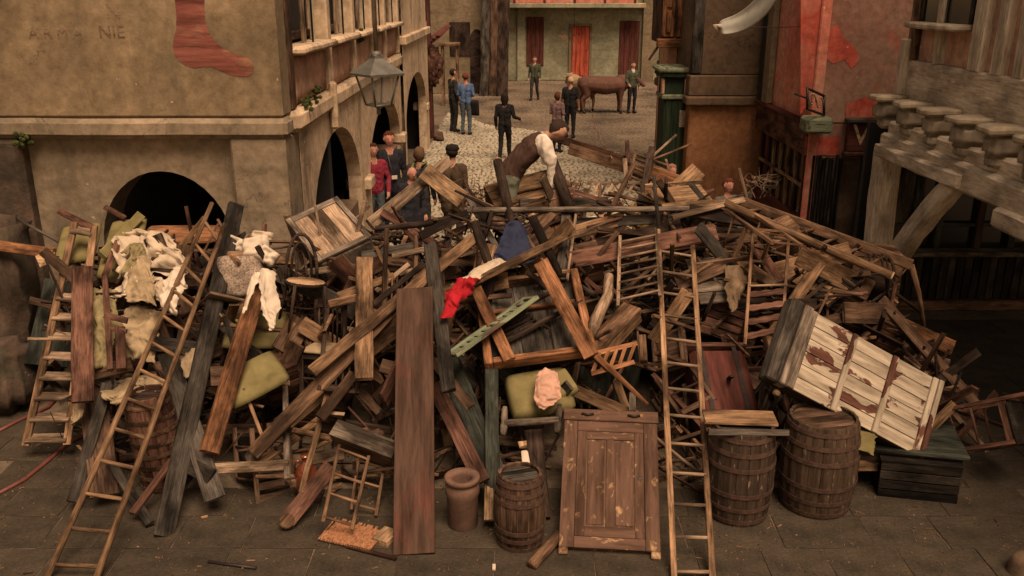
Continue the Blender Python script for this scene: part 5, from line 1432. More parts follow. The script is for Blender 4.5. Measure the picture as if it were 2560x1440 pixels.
# white dresser lying on the barrels
M, lu, lv = frame3(at(1920, 940, 6.6), at(2305, 1145, 6.6), at(1985, 750, 7.0))
ds = thing('white_dresser', 'tall white dresser with flaking paint lying tilted across the barrels', 'dresser', M.translation)
ex = .17 * lu / 1.4
lbox('carcass', M, .03, lu, .0, lv, -.2, -.024, W_DARK, ds)
lbox('cornice', M, -.02, ex * .55, -.02, lv + .02, -.13, .02, W_GREY, ds); lbox('cornice_step', M, ex * .56, ex, -.01, lv + .01, -.1, .03, W_LGREY, ds)
nC = 3
cw = (lu - ex - .10) / nC
for k in range(nC + 1):
    x = ex + .004 + cw * k; lbox('stile', M, x, x + .05, 0, lv, -.022, .012, P_WHITE if k else W_LGREY, ds)
for k in range(nC):
    x0, x1 = ex + .058 + cw * k, ex + cw * (k + 1)
    nb = 6
    for j in range(nb):
        lbox('board', M, x0, x1, lv * j / nb + .003, lv * (j + 1) / nb - .003, -.022, -.006 + RND.uniform(-.003, .003), P_WHITE, ds)
lbox('end_board', M, lu - .035, lu + .01, -.005, lv + .005, -.022, .016, P_WHITE, ds)
mobj('bun_foot', lathe_mesh('bun_foot', [(0, .05), (.03, .045), (.035, .02), (.02, 0)], 12), W_FRESH, M @ TR((ex * .9, -.03, -.1)) @ Matrix.Rotation(R(90), 4, 'X'), ds, True)
# barrels and table below it
c1, c2 = gnd(1856, 1318), gnd(2060, 1302)
barrel('barrel', 'dark barrel with worn white stencil and a plank across its top beside the ladder', TR((c1.x, c1.y + .22, 0)), .235, .80, peel('stencilled_oak', (0.055, 0.037, 0.026), (0.20, 0.15, 0.10), .62, .68, 9, (1, 3, 3)), M_RUST, W_GREY, 18, 1.14)
barrel('barrel', 'broad oak barrel with rusty hoops under the white dresser', TR((c2.x, c2.y + .26, 0)) @ rotz(.2), .265, .80, peel('stencilled_oak_pale', (0.075, 0.050, 0.033), (0.22, 0.165, 0.11), .63, .70, 9, (1, 3, 3)), M_RUST, W_BROWN, 20, 1.15)
beam('plank', Vector((c1.x - .32, c1.y + .02, .82)), Vector((c1.x + .30, c1.y + .05, .80)), .05, .04, W_GREY, None, None, 0, 1, 0, .004, 'grey lath lying across the dark barrel head', 'lath')
beam('plank', Vector((c1.x - .3, c1.y + .3, .815)), Vector((c1.x + .26, c1.y + .26, .815)), .22, .02, W_TAN, None, (0, 0, 1), 0, 1, 0, .004, 'broad tan board lying on the dark barrel', 'board')
cloth('olive_cloth', 'olive cloth flung over the broad oak barrel', [[(2035, 1022, .1), (2090, 1030, .05), (2150, 1055, .05)], [(2060, 1065, -.12), (2120, 1080, -.16), (2188, 1085, -.1)], [(2075, 1090, -.2), (2120, 1112, -.26), (2185, 1100, -.2)], [(2150, 1118, -.26), (2168, 1130, -.29), (2184, 1140, -.27)]], F_OLIVE, .008, 4, 'cloth')
tbM = TR(gnd(2270, 1255) + Vector((.05, .42, 0))) @ rotz(R(-12))
table('low_table', 'low dark table with grey-green top under the end of the dresser', tbM, .95, .7, .42, W_DARK, W_DARK, None, W_GREEN, .07)
crate('chest', 'dark boarded chest pushed under the low table', TR(gnd(2200, 1262) + Vector((.02, .12, 0))) @ rotz(R(-12)), .62, .42, .34, W_TAR, 4, 'chest', None, True)
# broken chair by the dresser end
q = at(2420, 1110, 6.9)
chair('broken_chair', 'dark broken chair tipped over at the far end of the dresser', eul(at(2415, 1040, 7.0) + Vector((0, 0, -.16)), 60, 20, 40), W_RED, W_GREY, 'ladder', .42, .36, .34)
# window lattice and iron frame
M, lu, lv = frame3(S(2070, 770, .15), S(2160, 700, .15), S(1985, 690, .25))
wl_ = thing('leaded_window', 'dark leaded window casement with yellow panes above the white dresser', 'window', M.translation)
for (x0, x1, y0, y1) in ((0, lu, 0, .022), (0, lu, lv - .022, lv), (0, .022, .024, lv - .024), (lu - .022, lu, .024, lv - .024)): lbox('frame_bar', M, x0, x1, y0, y1, -.02, .012, W_DARK, wl_)
for i in range(3):
    for j in range(4):
        a, b = .026 + (lu - .052) * i / 3, .026 + (lv - .052) * j / 4
        lbox('pane', M, a + .006, a + (lu - .052) / 3 - .006, b + .006, b + (lv - .052) / 4 - .006, -.008, -.002, (M_YGLASS, M_YGLASS, M_DARKGLASS)[(i + j * 2) % 3], wl_, 0)
for i in (1, 2): lbox('glazing_bar', M, .024 + (lu - .048) * i / 3 - .006, .024 + (lu - .048) * i / 3 + .006, .024, lv - .024, -.01, .008, W_DARK, wl_)
for j in (1, 2, 3): lbox('glazing_bar', M, .024, lu - .024, .024 + (lv - .048) * j / 4 - .006, .024 + (lv - .048) * j / 4 + .006, -.0095, .0075, W_DARK, wl_)
# slatted crate and dark red trunk behind the ladder
M, lu, lv = frame3(S(1752, 760, .1), S(1850, 752, .1), S(1752, 648, .22))
cr = thing('slatted_crate', 'grey slatted crate behind the long ladder', 'crate', M.translation)
for k in range(4):
    lbox('board', M, 0, lu, lv * k / 4 + .008, lv * (k + 1) / 4 - .008, -.02, 0, W_LGREY, cr)
    lbox('side_board', M, lu - .02, lu, lv * k / 4 + .008, lv * (k + 1) / 4 - .008, -.32, -.022, W_LGREY, cr)
    lbox('top_board', M, .0, lu, lv + .002, lv + .02, -.08 * k - .075, -.08 * k - .005, W_LGREY, cr)
M, lu, lv = frame3(S(1755, 1035, .12), S(1905, 1035, .12), S(1755, 868, .3))
tk = thing('storage_chest', 'dark red wooden trunk behind the dark barrel', 'trunk', M.translation)
lbox('body', M, 0, lu, 0, lv, -.4, 0, P_MAROON, tk); lbox('lid', M, -.02, lu + .02, lv + .002, lv + .05, -.42, .02, W_RED, tk)
for s in (.2, .8): lbox('iron_strap', M, lu * s - .02, lu * s + .02, 0, lv, .002, .008, M_IRON, tk)
cloth('sack', 'brown sack slumped beside the slatted crate', [[(1812, 668, .05), (1842, 660, .05), (1868, 690, .1)], [(1812, 715, .0), (1838, 712, -.04), (1862, 720, .05)], [(1816, 752, .0), (1834, 750, -.02), (1850, 745, .05)], [(1826, 782, .0), (1832, 780, -.02), (1838, 775, .05)]], BURLAP, .025, 10, 'sack')
# knobbly branch and wedge boxes
tube('crooked_branch', [S(1522, 690, -.1), S(1520, 740, -.14), S(1500, 778, -.16), S(1485, 812, -.15), S(1470, 845, -.1)], [.045, .05, .055, .06, .05], W_PALE, None, 10, 'pale crooked branch hanging beside the short ladder', 'branch')
M, lu, lv = frame3(S(1500, 885, -.05), S(1602, 775, -.05), S(1470, 855, .02))
bxx = thing('long_box', 'long tan wooden box slanting up to the short ladder', 'box', M.translation)
lbox('body', M, 0, lu, 0, lv, -.14, 0, W_TAN, bxx); lbox('lid', M, -.005, lu + .005, -.005, lv + .005, .002, .018, W_MID, bxx)
ck = thing('spindle_rack', 'orange-brown spindle rack broken among the boards by the cupboard', 'rack', S(1530, 920, -.1))
for k in range(5): pb_('spindle', (1482 + 22 * k, 930 - 6 * k, -.1), (1500 + 22 * k, 880 - 6 * k, -.1), 9, .02, W_ORANGE, ck)
pb_('rail', (1478, 935, -.1), (1585, 905, -.1), 12, .025, W_ORANGE, ck); pb_('rail', (1495, 882, -.1), (1592, 858, -.1), 12, .025, W_ORANGE, ck)
plank('thin orange-brown spindle slanting down to the cupboard top', (1490, 890, -.15), (1618, 1010, -.15), 15, .03, W_ORANGE, 'spindle', cat='spindle', taper=.5)
plank('short pale peg behind the cupboard top', (1582, 1030, .05), (1582, 985, .1), 16, .04, W_LGREY, 'peg', cat='peg')
plank('grey cask handle hanging by the ladder', (1610, 905, -.05), (1605, 840, .0), 18, .05, W_MID, 'handle_bar', cat='bar')

# ------------------------------------------------------------------ crest of the heap
tube('long_pole', [S(1162, 526, .05), S(1450, 524, .0), S(1722, 522, .05)], [.032, .03, .028], W_LGREY, None, 10, 'long weathered pole laid level along the crest', 'pole')
tube('dark_pole', [S(938, 572, .0), S(1060, 560, .0), S(1172, 536, -.02)], [.03, .034, .034], W_DARK, None, 10, 'dark pole continuing the level crest pole', 'pole')
plank('dark plank slanting up to the end of the crest pole', (1050, 590, -.08), (1170, 535, -.05), 22, .04, W_DARK)
plank('broad red-brown plank lying below the crest beside the short ladder', (1420, 652, -.0), (1790, 580, .0), 46, .05, W_RED, roll=-20)
plank('dark plank above the broad red-brown plank', (1430, 628, .15), (1700, 560, .15), 30, .05, W_DARK)
plank('tan plank slanting along the crest', (1400, 590, .15), (1560, 545, .2), 34, .04, W_TAN)
plank('narrow pale strip on the crest beside the tan box', (1680, 545, -.05), (1860, 498, .0), 14, .03, W_PALE, 'strip', cat='strip')
plank('grey plank lying flat below the crest pole', (1420, 560, .2), (1640, 548, .2), 26, .04, W_GREY)
M, lu, lv = frame3(S(1652, 512, .15), S(1792, 500, .25), S(1672, 462, .35))
tbx = thing('tan_box', 'big tan box with a grey strap on the crest', 'box', M.translation)
bb = S(1740, 425, .5)
lbox('body', M, 0, lu, 0, lv, -.35, 0, W_TAN, tbx); lbox('strap', M, lu * .72, lu * .86, -.004, lv + .004, -.354, .006, W_GREY, tbx)
lbox('lid_board', M, -.02, lu + .02, lv + .002, lv + .025, -.37, .02, W_FRESH, tbx)
plank('pale bright plank lying in front of the tan box', (1655, 520, .05), (1850, 505, .1), 20, .03, W_FRESH, roll=-15)
plank('tan board leaning against the tan box', (1690, 480, .4), (1745, 425, .5), 46, .03, W_TAN, 'board', cat='board')
# red plank gangway beyond the crest, racks and ladders
plank('red-brown plank reaching out over the street', (1392, 347, 2.0), (1560, 398, 1.4), 20, .05, W_RED)
plank('tan plank beside the red-brown plank over the street', (1425, 372, 1.9), (1700, 462, 1.0), 30, .05, W_MID)
plank('orange-brown plank end on the crest beyond the pale rack', (1630, 430, .9), (1712, 458, .8), 30, .05, W_ORANGE)
rk = thing('slanted_rack', 'flat rack of slanting slats on the crest beside the worker', 'rack', S(1520, 500, .6))
pb_('rail', (1468, 456, .9), (1600, 458, .9), 8, .03, W_PALE, rk); pb_('rail', (1452, 505, .55), (1560, 508, .55), 9, .03, W_MID, rk)
for k in range(7): pb_('slat', (1456 + 17 * k, 503, .56), (1482 + 17 * k, 460, .88), 7, .02, W_PALE, rk)
pb_('upright', (1498, 512, .5), (1500, 462, .8), 8, .03, W_TAN, rk)
ladder('slatted_hurdle', 'brown slatted frame leaning on the crest by the green booth', (1570, 470, .9), (1590, 375, 1.6), (1700, 540, .6), (1665, 400, 1.4), [.05 + .12 * k for k in range(8)], .03, .025, W_MID, W_TAN, rr=.016, cat='frame')
plank('pale stake standing up in the slatted frame', (1566, 455, .7), (1562, 398, .8), 10, .03, W_PALE, 'stake', cat='stake')
plank('dark post sticking up behind the slatted frame', (1570, 410, 1.2), (1568, 355, 1.3), 11, .05, W_RED, 'post', cat='post')
plank('curved dark pole standing up on the crest', (1600, 515, .45), (1630, 370, .8), 17, .05, W_DARK, 'pole', cat='pole', warp=.06)
tube('stick', [S(1630, 392, 1.0), S(1690, 338, 1.4)], .016, W_PALE, None, 7, 'pale stick pointing up at the green booth door', 'stick')
tube('stick', [S(1630, 400, 1.0), S(1728, 360, 1.3)], .014, W_MID, None, 7, 'thin stick pointing across the booth foot', 'stick')
tube('rope_line', [S(1530, 395, 1.2), at(1500, 350, 14), at(1470, 250, 22)], .008, W_TAN, None, 5, 'thin rope line running from the crest out into the square', 'rope')
M, lu, lv = frame3(S(1412, 510, .55), S(1455, 500, .55), S(1412, 450, .8))
crate('small_crate', 'red-brown small crate on the crest beside the dark table leg', M @ Matrix.Rotation(R(-90), 4, 'X'), lu, .22, lv, W_RED, 3)
plank('long grey beam lying under the dark table leg', (1300, 510, .25), (1520, 505, .3), 26, .06, W_GREY, 'beam', cat='beam')
M, lu, lv = frame3(S(1240, 520, .3), S(1300, 505, .3), S(1238, 455, .5))
crate('small_crate', 'tan small crate under the worker\'s arm on the crest', M @ Matrix.Rotation(R(-90), 4, 'X'), lu, .25, lv, W_TAN, 3)

# scraps on the paving, hose
tube('hose', [gnd(-30, 1092, .02), gnd(40, 1055, .02), gnd(120, 1018, .02), gnd(150, 985, .02)], .018, M_HOSE, None, 8, 'red hose behind the foot of the step ladder', 'hose')
tube('hose', [gnd(-30, 1248, .02), gnd(60, 1200, .02), gnd(120, 1152, .02), gnd(165, 1112, .02), gnd(220, 1085, .02)], .018, M_HOSE, None, 8, 'red hose curving in front of the step ladder foot', 'hose')
tube('iron_rod', [gnd(520, 1404, .02), gnd(580, 1412, .02), gnd(640, 1420, .02)], .012, M_IRON, None, 6, 'thin dark rod lying alone on the paving', 'rod')
tag(lbox('white_stub', TR(gnd(1235, 1424, 0)), -.012, .012, -.03, .03, .012, .03, F_WHITE, None), 'tiny white stub alone on the paving', 'stub')
tag(lbox('chip', TR(gnd(512, 1298, 0)) @ rotz(.5), -.025, .025, -.012, .012, .012, .026, W_FRESH, None), 'pale wood chip alone on the paving by the sawhorse', 'chip')
bkt = gnd(18, 955)
bk = mobj('dark_bucket', lathe_mesh('dark_bucket', [(.12, 0), (.15, .22), (.155, .23), (.14, .22), (.11, .02), (0, .02)], 20), M_IRON, TR((bkt.x, bkt.y, 0)), None, True)
tag(bk, 'dark iron bucket by the mossy stone', 'bucket')

# ------------------------------------------------------------------ lumber in the dark of the heap
TOP = [(110, 720), (180, 620), (300, 620), (520, 590), (700, 620), (800, 560), (930, 570), (1050, 560), (1200, 540), (1350, 500), (1450, 500), (1600, 480), (1750, 490), (1900, 560), (2050, 640), (2200, 740), (2300, 830), (2390, 960), (2430, 1080)]
BOT = [(110, 1080), (300, 1180), (600, 1170), (900, 1240), (1200, 1200), (1400, 1150), (1700, 1230), (1900, 1200), (2150, 1180), (2430, 1130)]
def lerp_y(T, x):
    for (xa, ya), (xb, yb) in zip(T, T[1:]):
        if xa <= x <= xb: return ya + (yb - ya) * (x - xa) / (xb - xa)
    return T[-1][1]
rf = random.Random(21)
LM = [(140, 850, 'step ladder'), (350, 680, 'cream sheet'), (350, 1080, 'slatted tub'), (500, 850, 'dark grey plank'), (610, 720, 'speckled bolster'), (600, 950, 'olive seat cushions'), (745, 660, 'black bentwood chair'), (770, 1110, 'amber jar'), (800, 850, 'cream-seated chair'), (835, 580, 'panelled box'), (910, 800, 'broken tan plank'), (880, 1150, 'grey drawer'), (1035, 1000, 'tall brown board'), (1100, 620, 'doubled long plank'), (1150, 1050, 'clay chimney pot'), (1280, 620, 'tricolour flag'), (1330, 820, 'overturned table'), (1350, 1000, 'olive armchair'), (1300, 480, 'upturned dark-legged table'), (1480, 560, 'crest pole'), (1590, 680, 'short pale ladder'), (1540, 880, 'long tan box'), (1530, 1060, 'brown cupboard'), (1690, 800, 'long narrow ladder'), (1720, 500, 'big tan box'), (1800, 700, 'slatted crate'), (1830, 960, 'dark red trunk'), (1920, 720, 'wavy chair back'), (1860, 1120, 'stencilled barrel'), (2050, 600, 'shaft ladder'), (2080, 720, 'leaded window'), (2150, 950, 'white dresser'), (2260, 1150, 'low table'), (2260, 780, 'shaft ladder prop'), (2400, 1020, 'tipped broken chair')]
def near(px, py): return min(LM, key=lambda q: (q[0] - px) ** 2 + (q[1] - py) ** 2)[2]
LAB = {'pale': 'pale splintered lath', 'tan': 'tan lath', 'brown': 'brown slat', 'dark': 'dark slat', 'red': 'red-brown slat', 'grey': 'grey weathered slat'}
MT = {'pale': W_PALE, 'tan': W_TAN, 'brown': W_BROWN, 'dark': W_DARK, 'red': W_RED, 'grey': W_GREY}
mid = W_MID
for k in range(290):
    x = rf.uniform(130, 2410); yt, yb = lerp_y(TOP, x), lerp_y(BOT, x)
    y = yt + (yb - yt) * rf.random() ** 1.15
    low = (y - yt) / max(1, yb - yt)
    off = rf.uniform(.08, .85)
    c = S(x, y, off)
    d = Vector((rf.gauss(0, 1), rf.gauss(0, .6), rf.gauss(.25, .75)))
    d.normalize()
    L = rf.uniform(.35, 1.15) * (1.15 if low < .4 else .85)
    a, b = c - d * L / 2, c + d * L / 2
    # keep ends out of the ground and off the front
    if min(a.z, b.z) < .02:
        s = .02 - min(a.z, b.z); a.z += s; b.z += s
    kind = rf.choices(('pale', 'tan', 'brown', 'dark', 'red', 'grey'), (.12, .2, .27, .16, .15, .10))[0]
    if rf.random() < .35:
        tube('stick', [a, (a + b) / 2 + Vector((rf.gauss(0, .012), rf.gauss(0, .012), rf.gauss(0, .012))), b], rf.uniform(.009, .02), MT[kind], None, 7, LAB[kind].replace('lath', 'round stick').replace('slat', 'round stick') + ' stuck in the heap behind the ' + near(x, y), 'stick', kind + ' round sticks behind the ' + near(x, y))
    else:
        beam('slat', a, b, rf.uniform(.025, .11), rf.uniform(.012, .035), MT[kind], None, Vector((rf.gauss(0, .6), -1, rf.gauss(.4, .6))), 0, 1, .008, .003, LAB[kind] + ' stuck in the heap behind the ' + near(x, y), 'slat', kind + ' slats behind the ' + near(x, y))
# long thin slats and rails criss-crossing near the top of the heap
for k in range(110):
    x = rf.uniform(830, 2150) if k < 85 else rf.uniform(180, 830); yt, yb = lerp_y(TOP, x), lerp_y(BOT, x)
    y = yt + 8 + (yb - yt) * .42 * rf.random()
    c = S(x, y, rf.uniform(.02, .4))
    d = Vector((rf.gauss(0, 1), rf.gauss(0, .45), rf.gauss(.1, .42))).normalized(); L = rf.uniform(.3, .95)
    kind = rf.choices(('pale', 'tan', 'brown', 'dark', 'red', 'grey'), (.10, .22, .32, .14, .14, .08))[0]
    beam('rail', c - d * L / 2, c + d * L / 2, rf.uniform(.018, .05), rf.uniform(.012, .03), MT[kind], None, Vector((rf.gauss(0, .5), -1, rf.gauss(.5, .5))), 0, 1, .012, .002, kind.replace('red', 'red-brown') + ' thin rail lying on the heap beside the ' + near(x, y), 'rail', kind + ' rails beside the ' + near(x, y))
# broad boards and crates lying close under the surface
for k in range(54):
    x = rf.uniform(850, 2180) if k < 38 else rf.uniform(420, 850); yt, yb = lerp_y(TOP, x), lerp_y(BOT, x)
    y = yt + 15 + (yb - yt) * .6 * rf.random()
    c = S(x, y, rf.uniform(.06, .34))
    d = Vector((rf.gauss(0, 1), rf.gauss(0, .4), rf.gauss(.15, .6))).normalized(); L = rf.uniform(.45, 1.05)
    kind = rf.choices(('tan', 'brown', 'dark', 'red', 'grey'), (.22, .36, .14, .16, .12))[0]
    a, b = c - d * L / 2, c + d * L / 2
    if min(a.z, b.z) < .02: s_ = .02 - min(a.z, b.z); a.z += s_; b.z += s_
    beam('plank', a, b, rf.uniform(.09, .2), rf.uniform(.02, .035), MT[kind], None, Vector((rf.gauss(0, .35), -1, rf.gauss(.6, .4))), 0, 1, .02, .006, kind.replace('red', 'red-brown') + ' broad plank wedged into the heap by the ' + near(x, y), 'plank', kind + ' broad planks by the ' + near(x, y))
for k, (x, y, o_, rx, ry, rz) in enumerate(((980, 700, .25, 20, 15, 30), (1180, 640, .35, -15, 25, -30), (1460, 700, .3, 30, -10, 15), (1560, 620, .4, 10, 20, 40), (1790, 800, .3, -20, 15, -15), (1960, 640, .35, 25, -15, 20), (2080, 740, .4, 15, 20, -25), (720, 980, .35, 20, -20, 10), (1150, 900, .4, 15, 10, 35), (480, 960, .35, -15, 10, 20), (2190, 830, .35, 20, 25, 5))):
    crate('crate', ('brown', 'red-brown', 'tan')[k % 3] + ' boarded crate tilted in the heap by the ' + near(x, y), eul(S(x, y, o_) + Vector((-.15, 0, -.1)), rx, ry, rz), .36, .26, .3, (W_BROWN, W_RED, W_MID)[k % 3], 4, 'crate', 'tilted crates in the heap', True)
# whole and broken chairs, stools and racks lying up near the crest
for k, (x, y, o_, rx, ry, rz, st, mt) in enumerate(((980, 620, .15, 150, 20, 30, 'spindle', W_BROWN), (1120, 560, .2, 110, -30, 80, 'bent', W_DARK), (1500, 590, .25, 170, 10, 200, 'ladder', W_BROWN), (1600, 880, .1, 120, 30, 140, 'plain', W_BROWN), (1830, 600, .25, 100, 10, 20, 'ladder', W_MID), (1990, 650, .2, 140, -20, 120, 'spindle', W_DARK), (2190, 760, .1, 95, 0, 160, 'bent', W_DARK), (860, 830, .2, 130, 10, 10, 'spindle', W_DARK), (1700, 620, .3, 160, 20, 250, 'spindle', W_MID), (1080, 860, .25, 150, 15, 130, 'ladder', W_BROWN), (470, 760, .2, 140, 10, 90, 'plain', W_DARK), (650, 1090, .25, 160, 10, 40, 'ladder', W_BROWN), (1440, 800, .25, 110, 10, 300, 'spindle', W_DARK))):
    chair('chair', ('brown', 'black', 'dark')[k % 3] + ' ' + st.replace('bent', 'bentwood').replace('ladder', 'ladder-back').replace('plain', 'plain').replace('spindle', 'spindle-back') + ' chair upturned in the heap by the ' + near(x, y), eul(S(x, y, o_) + Vector((0, 0, .1)), rx, ry, rz), mt, W_BROWN if k % 2 else None, st, .40, .36, .34, .42, 'upturned chairs in the heap')
# splinters and kindling filling the gaps, too many to count: one joined mass
kv, kf, km = [], [], []
KM = [W_DARK, W_BROWN, W_MID, W_TAN, W_RED, W_PALE, W_GREY]
for k in range(1500):
    x = rf.uniform(140, 2400); yt, yb = lerp_y(TOP, x), lerp_y(BOT, x)
    y = yt + 10 + (yb - yt) * rf.random()
    low_ = (y - yt) / (yb - yt)
    if low_ > .45 and rf.random() < .62: continue
    c = S(x, y, rf.uniform(.22, .8))
    d = Vector((rf.gauss(0, 1), rf.gauss(0, .6), rf.gauss(.2, .8))).normalized()
    L = rf.uniform(.12, .5); w = rf.uniform(.008, .03); t = w * rf.uniform(.35, 1)
    if c.z - abs(d.z) * L / 2 < .01: c.z = .012 + abs(d.z) * L / 2
    s_ = d.cross(Vector((rf.gauss(0, 1), -1, rf.gauss(0, 1)))).normalized(); z_ = d.cross(s_)
    b0 = len(kv)
    for u in (-.5, .5):
        for (p, q) in ((-1, -1), (1, -1), (1, 1), (-1, 1)):
            kv.append(c + d * L * (u + rf.uniform(-.04, .04)) + s_ * p * w / 2 + z_ * q * t / 2)
    kf += [(b0, b0 + 1, b0 + 5, b0 + 4), (b0 + 1, b0 + 2, b0 + 6, b0 + 5), (b0 + 2, b0 + 3, b0 + 7, b0 + 6), (b0 + 3, b0, b0 + 4, b0 + 7), (b0 + 3, b0 + 2, b0 + 1, b0), (b0 + 4, b0 + 5, b0 + 6, b0 + 7)]
    km += [rf.choices(range(7), (.30, .30, .14, .06, .12, .03, .05))[0]] * 6
me = pmesh('kindling', kv, kf)
for m_ in KM: me.materials.append(m_)
me.polygons.foreach_set('material_index', km)
tag(mobj('kindling', me, None), 'tangle of splinters and kindling filling the gaps of the barricade', None, None, 'stuff')
# crates, chairs and boards further in, closing the heap
for k in range(26):
    x = 190 + 2180 * (k + rf.random() * .6) / 26; yt, yb = lerp_y(TOP, x), lerp_y(BOT, x)
    y = yt + (yb - yt) * (.25 + .5 * rf.random())
    c = S(x, y, rf.uniform(.75, 1.1)); c.z = max(.05, c.z - .15)
    crate('crate', 'dark boarded crate deep in the heap behind the ' + near(x, y), eul(c, rf.uniform(-25, 25), rf.uniform(-20, 20), rf.uniform(-40, 40)), rf.uniform(.35, .55), .3, rf.uniform(.3, .42), rf.choice((W_BROWN, W_DARK, W_BROWN, W_RED)), 4, 'crate', 'crates inside the heap behind the ' + near(x, y), True)
for k in range(17):
    x = 420 + 1880 * (k + rf.random() * .7) / 17; yt, yb = lerp_y(TOP, x), lerp_y(BOT, x)
    y = yt + (yb - yt) * (.12 + .55 * rf.random())
    c = S(x, y, rf.uniform(.3, .6)); c.z = max(.3, c.z)
    chair('chair', 'dark broken chair caught in the heap behind the ' + near(x, y), eul(c, rf.uniform(100, 240), rf.uniform(-40, 40), rf.uniform(0, 360)), rf.choice((W_DARK, W_BROWN, W_RED)), None, rf.choice(('ladder', 'spindle', 'plain')), .42, .38, .36, .42, 'chairs inside the heap behind the ' + near(x, y))
for k in range(34):
    x = 160 + 2230 * (k + rf.random()) / 34; yt, yb = lerp_y(TOP, x), lerp_y(BOT, x)
    y0_ = yt + 60 + 60 * rf.random(); y1_ = min(yb, y0_ + rf.uniform(200, 480))
    a, b = S(x, y0_, rf.uniform(.85, 1.15)), S(x + rf.uniform(-120, 120), y1_, rf.uniform(.85, 1.2))
    a.z = max(.05, a.z); b.z = max(.02, b.z)
    beam('board', a, b, rf.uniform(.25, .42), .03, rf.choice((W_DARK, W_BROWN, W_DARK, W_GREEN)), None, Vector((rf.gauss(0, .3), -1, .5)), 0, 1, .01, .003, 'broad dark board standing far behind the ' + near(x, (y0_ + y1_) / 2), 'board', 'broad boards behind the ' + near(x, (y0_ + y1_) / 2))
# loose twigs and straw at the crest
for (px, py, o_, lab) in ((1180, 480, .6, 'bundle of brushwood on the crest beside the pale board'), (1420, 470, 1.0, 'bundle of brushwood behind the red-brown small crate'), (1900, 460, 1.3, 'bundle of straw and brushwood by the person at the shop window'), (950, 640, .3, 'bundle of brushwood under the panelled box'), (1880, 640, .3, 'tangle of twigs above the wavy chair back')):
    c = S(px, py, o_); bm_v, bm_f = [], []
    for k in range(34):
        d = Vector((rf.gauss(0, 1), rf.gauss(0, .7), rf.gauss(.3, .7))).normalized(); L = rf.uniform(.12, .32)
        p0 = c + Vector((rf.gauss(0, .08), rf.gauss(0, .08), rf.gauss(0, .04)))
        me = tube_mesh('t', [p0 - d * L * .4 - c, p0 + Vector((rf.gauss(0, .02), 0, rf.gauss(0, .02))) - c, p0 + d * L * .6 - c], [.006, .005, .002], 5)
        b0 = len(bm_v); bm_v += [v.co.copy() for v in me.vertices]; bm_f += [tuple(b0 + i for i in p.vertices) for p in me.polygons]; bpy.data.meshes.remove(me)
    o = mobj('brushwood', pmesh('brushwood', bm_v, bm_f), W_PALE if 'straw' in lab else W_MID, TR(c)); tag(o, lab, 'brushwood')

# ================================================================== people and animals
SK = cloth_mat('skin', (0.33, 0.185, 0.125), 20, .15, .6, .05)
SKP = cloth_mat('skin_rosy', (0.38, 0.18, 0.13), 20, .15, .6, .05)
def cm(name, c): return MATS.get(name) or cloth_mat(name, c, 10, .25)
def capsule(bm, p0, r0, p1, r1, sides=12):
    p0, p1 = Vector(p0), Vector(p1); d = p1 - p0; L = d.length
    d = d.normalized() if L > 1e-6 else Vector((0, 0, 1))
    s = d.orthogonal().normalized(); q = d.cross(s)
    rings = []
    for (c, r, a) in [(p0, r0, t) for t in (-80, -45, 0)] + [(p1, r1, t) for t in (0, 45, 80)]:
        rings.append([bm.verts.new(c + d * r * math.sin(R(a)) + (s * math.cos(2 * math.pi * j / sides) + q * math.sin(2 * math.pi * j / sides)) * r * math.cos(R(a))) for j in range(sides)])
    for A, B in zip(rings, rings[1:]):
        for j in range(sides): bm.faces.new((A[j], A[(j + 1) % sides], B[(j + 1) % sides], B[j]))
    bm.faces.new(rings[0][::-1]); bm.faces.new(rings[-1])
def body_from(name, caps, M, parent, voxel=.016, smooth=4):
    """one continuous skin over tapered limbs; each face takes the colour of the limb nearest to it"""
    bm = bmesh.new()
    for c in caps: capsule(bm, *c[:4])
    me = bmmesh(name + '_raw', bm)
    tmp = bpy.data.objects.new('tmp_body', me); COL.objects.link(tmp)
    r_ = tmp.modifiers.new('r', 'REMESH'); r_.mode = 'VOXEL'; r_.voxel_size = voxel
    s_ = tmp.modifiers.new('s', 'SMOOTH'); s_.factor = .5; s_.iterations = smooth
    dg = bpy.context.evaluated_depsgraph_get()
    out = bpy.data.meshes.new_from_object(tmp.evaluated_get(dg)); bpy.data.objects.remove(tmp)
    out.materials.clear(); mats = []
    for c in caps:
        if c[4] not in mats: mats.append(c[4])
    for m_ in mats: out.materials.append(m_)
    segs = [(Vector(c[0]), Vector(c[2]) - Vector(c[0]), c[1], c[3], mats.index(c[4])) for c in caps]
    for p in out.polygons:
        best, bi = 1e9, 0; x = p.center
        for a, d, ra, rb, mi in segs:
            L2 = d.length_squared; t = 0 if L2 < 1e-9 else max(0, min(1, (x - a).dot(d) / L2))
            e = (x - a - d * t).length - (ra + (rb - ra) * t)
            if e < best: best, bi = e, mi
        p.material_index = bi; p.use_smooth = True
    skins = {i for i, m_ in enumerate(mats) if m_.name.startswith('skin') or 'hide' in m_.name}
    cl = set()
    for p in out.polygons:
        if p.material_index not in skins: cl.update(p.vertices)
    sd = len(caps) + caps[0][0][2] * 3
    nrm_ = {i: out.vertices[i].normal.copy() for i in cl}
    for i in cl:
        v = out.vertices[i]; q = Vector((v.co.x * 9, v.co.y * 9, v.co.z * 6)) + Vector((sd, sd * 2, 0))
        v.co += nrm_[i] * (.010 * noise.noise(q) + .009 * (1 - 2.4 * abs(noise.noise(q * 1.7))))
    out.name = name
    o = bpy.data.objects.new(name, out)
    return link(o, M, parent)

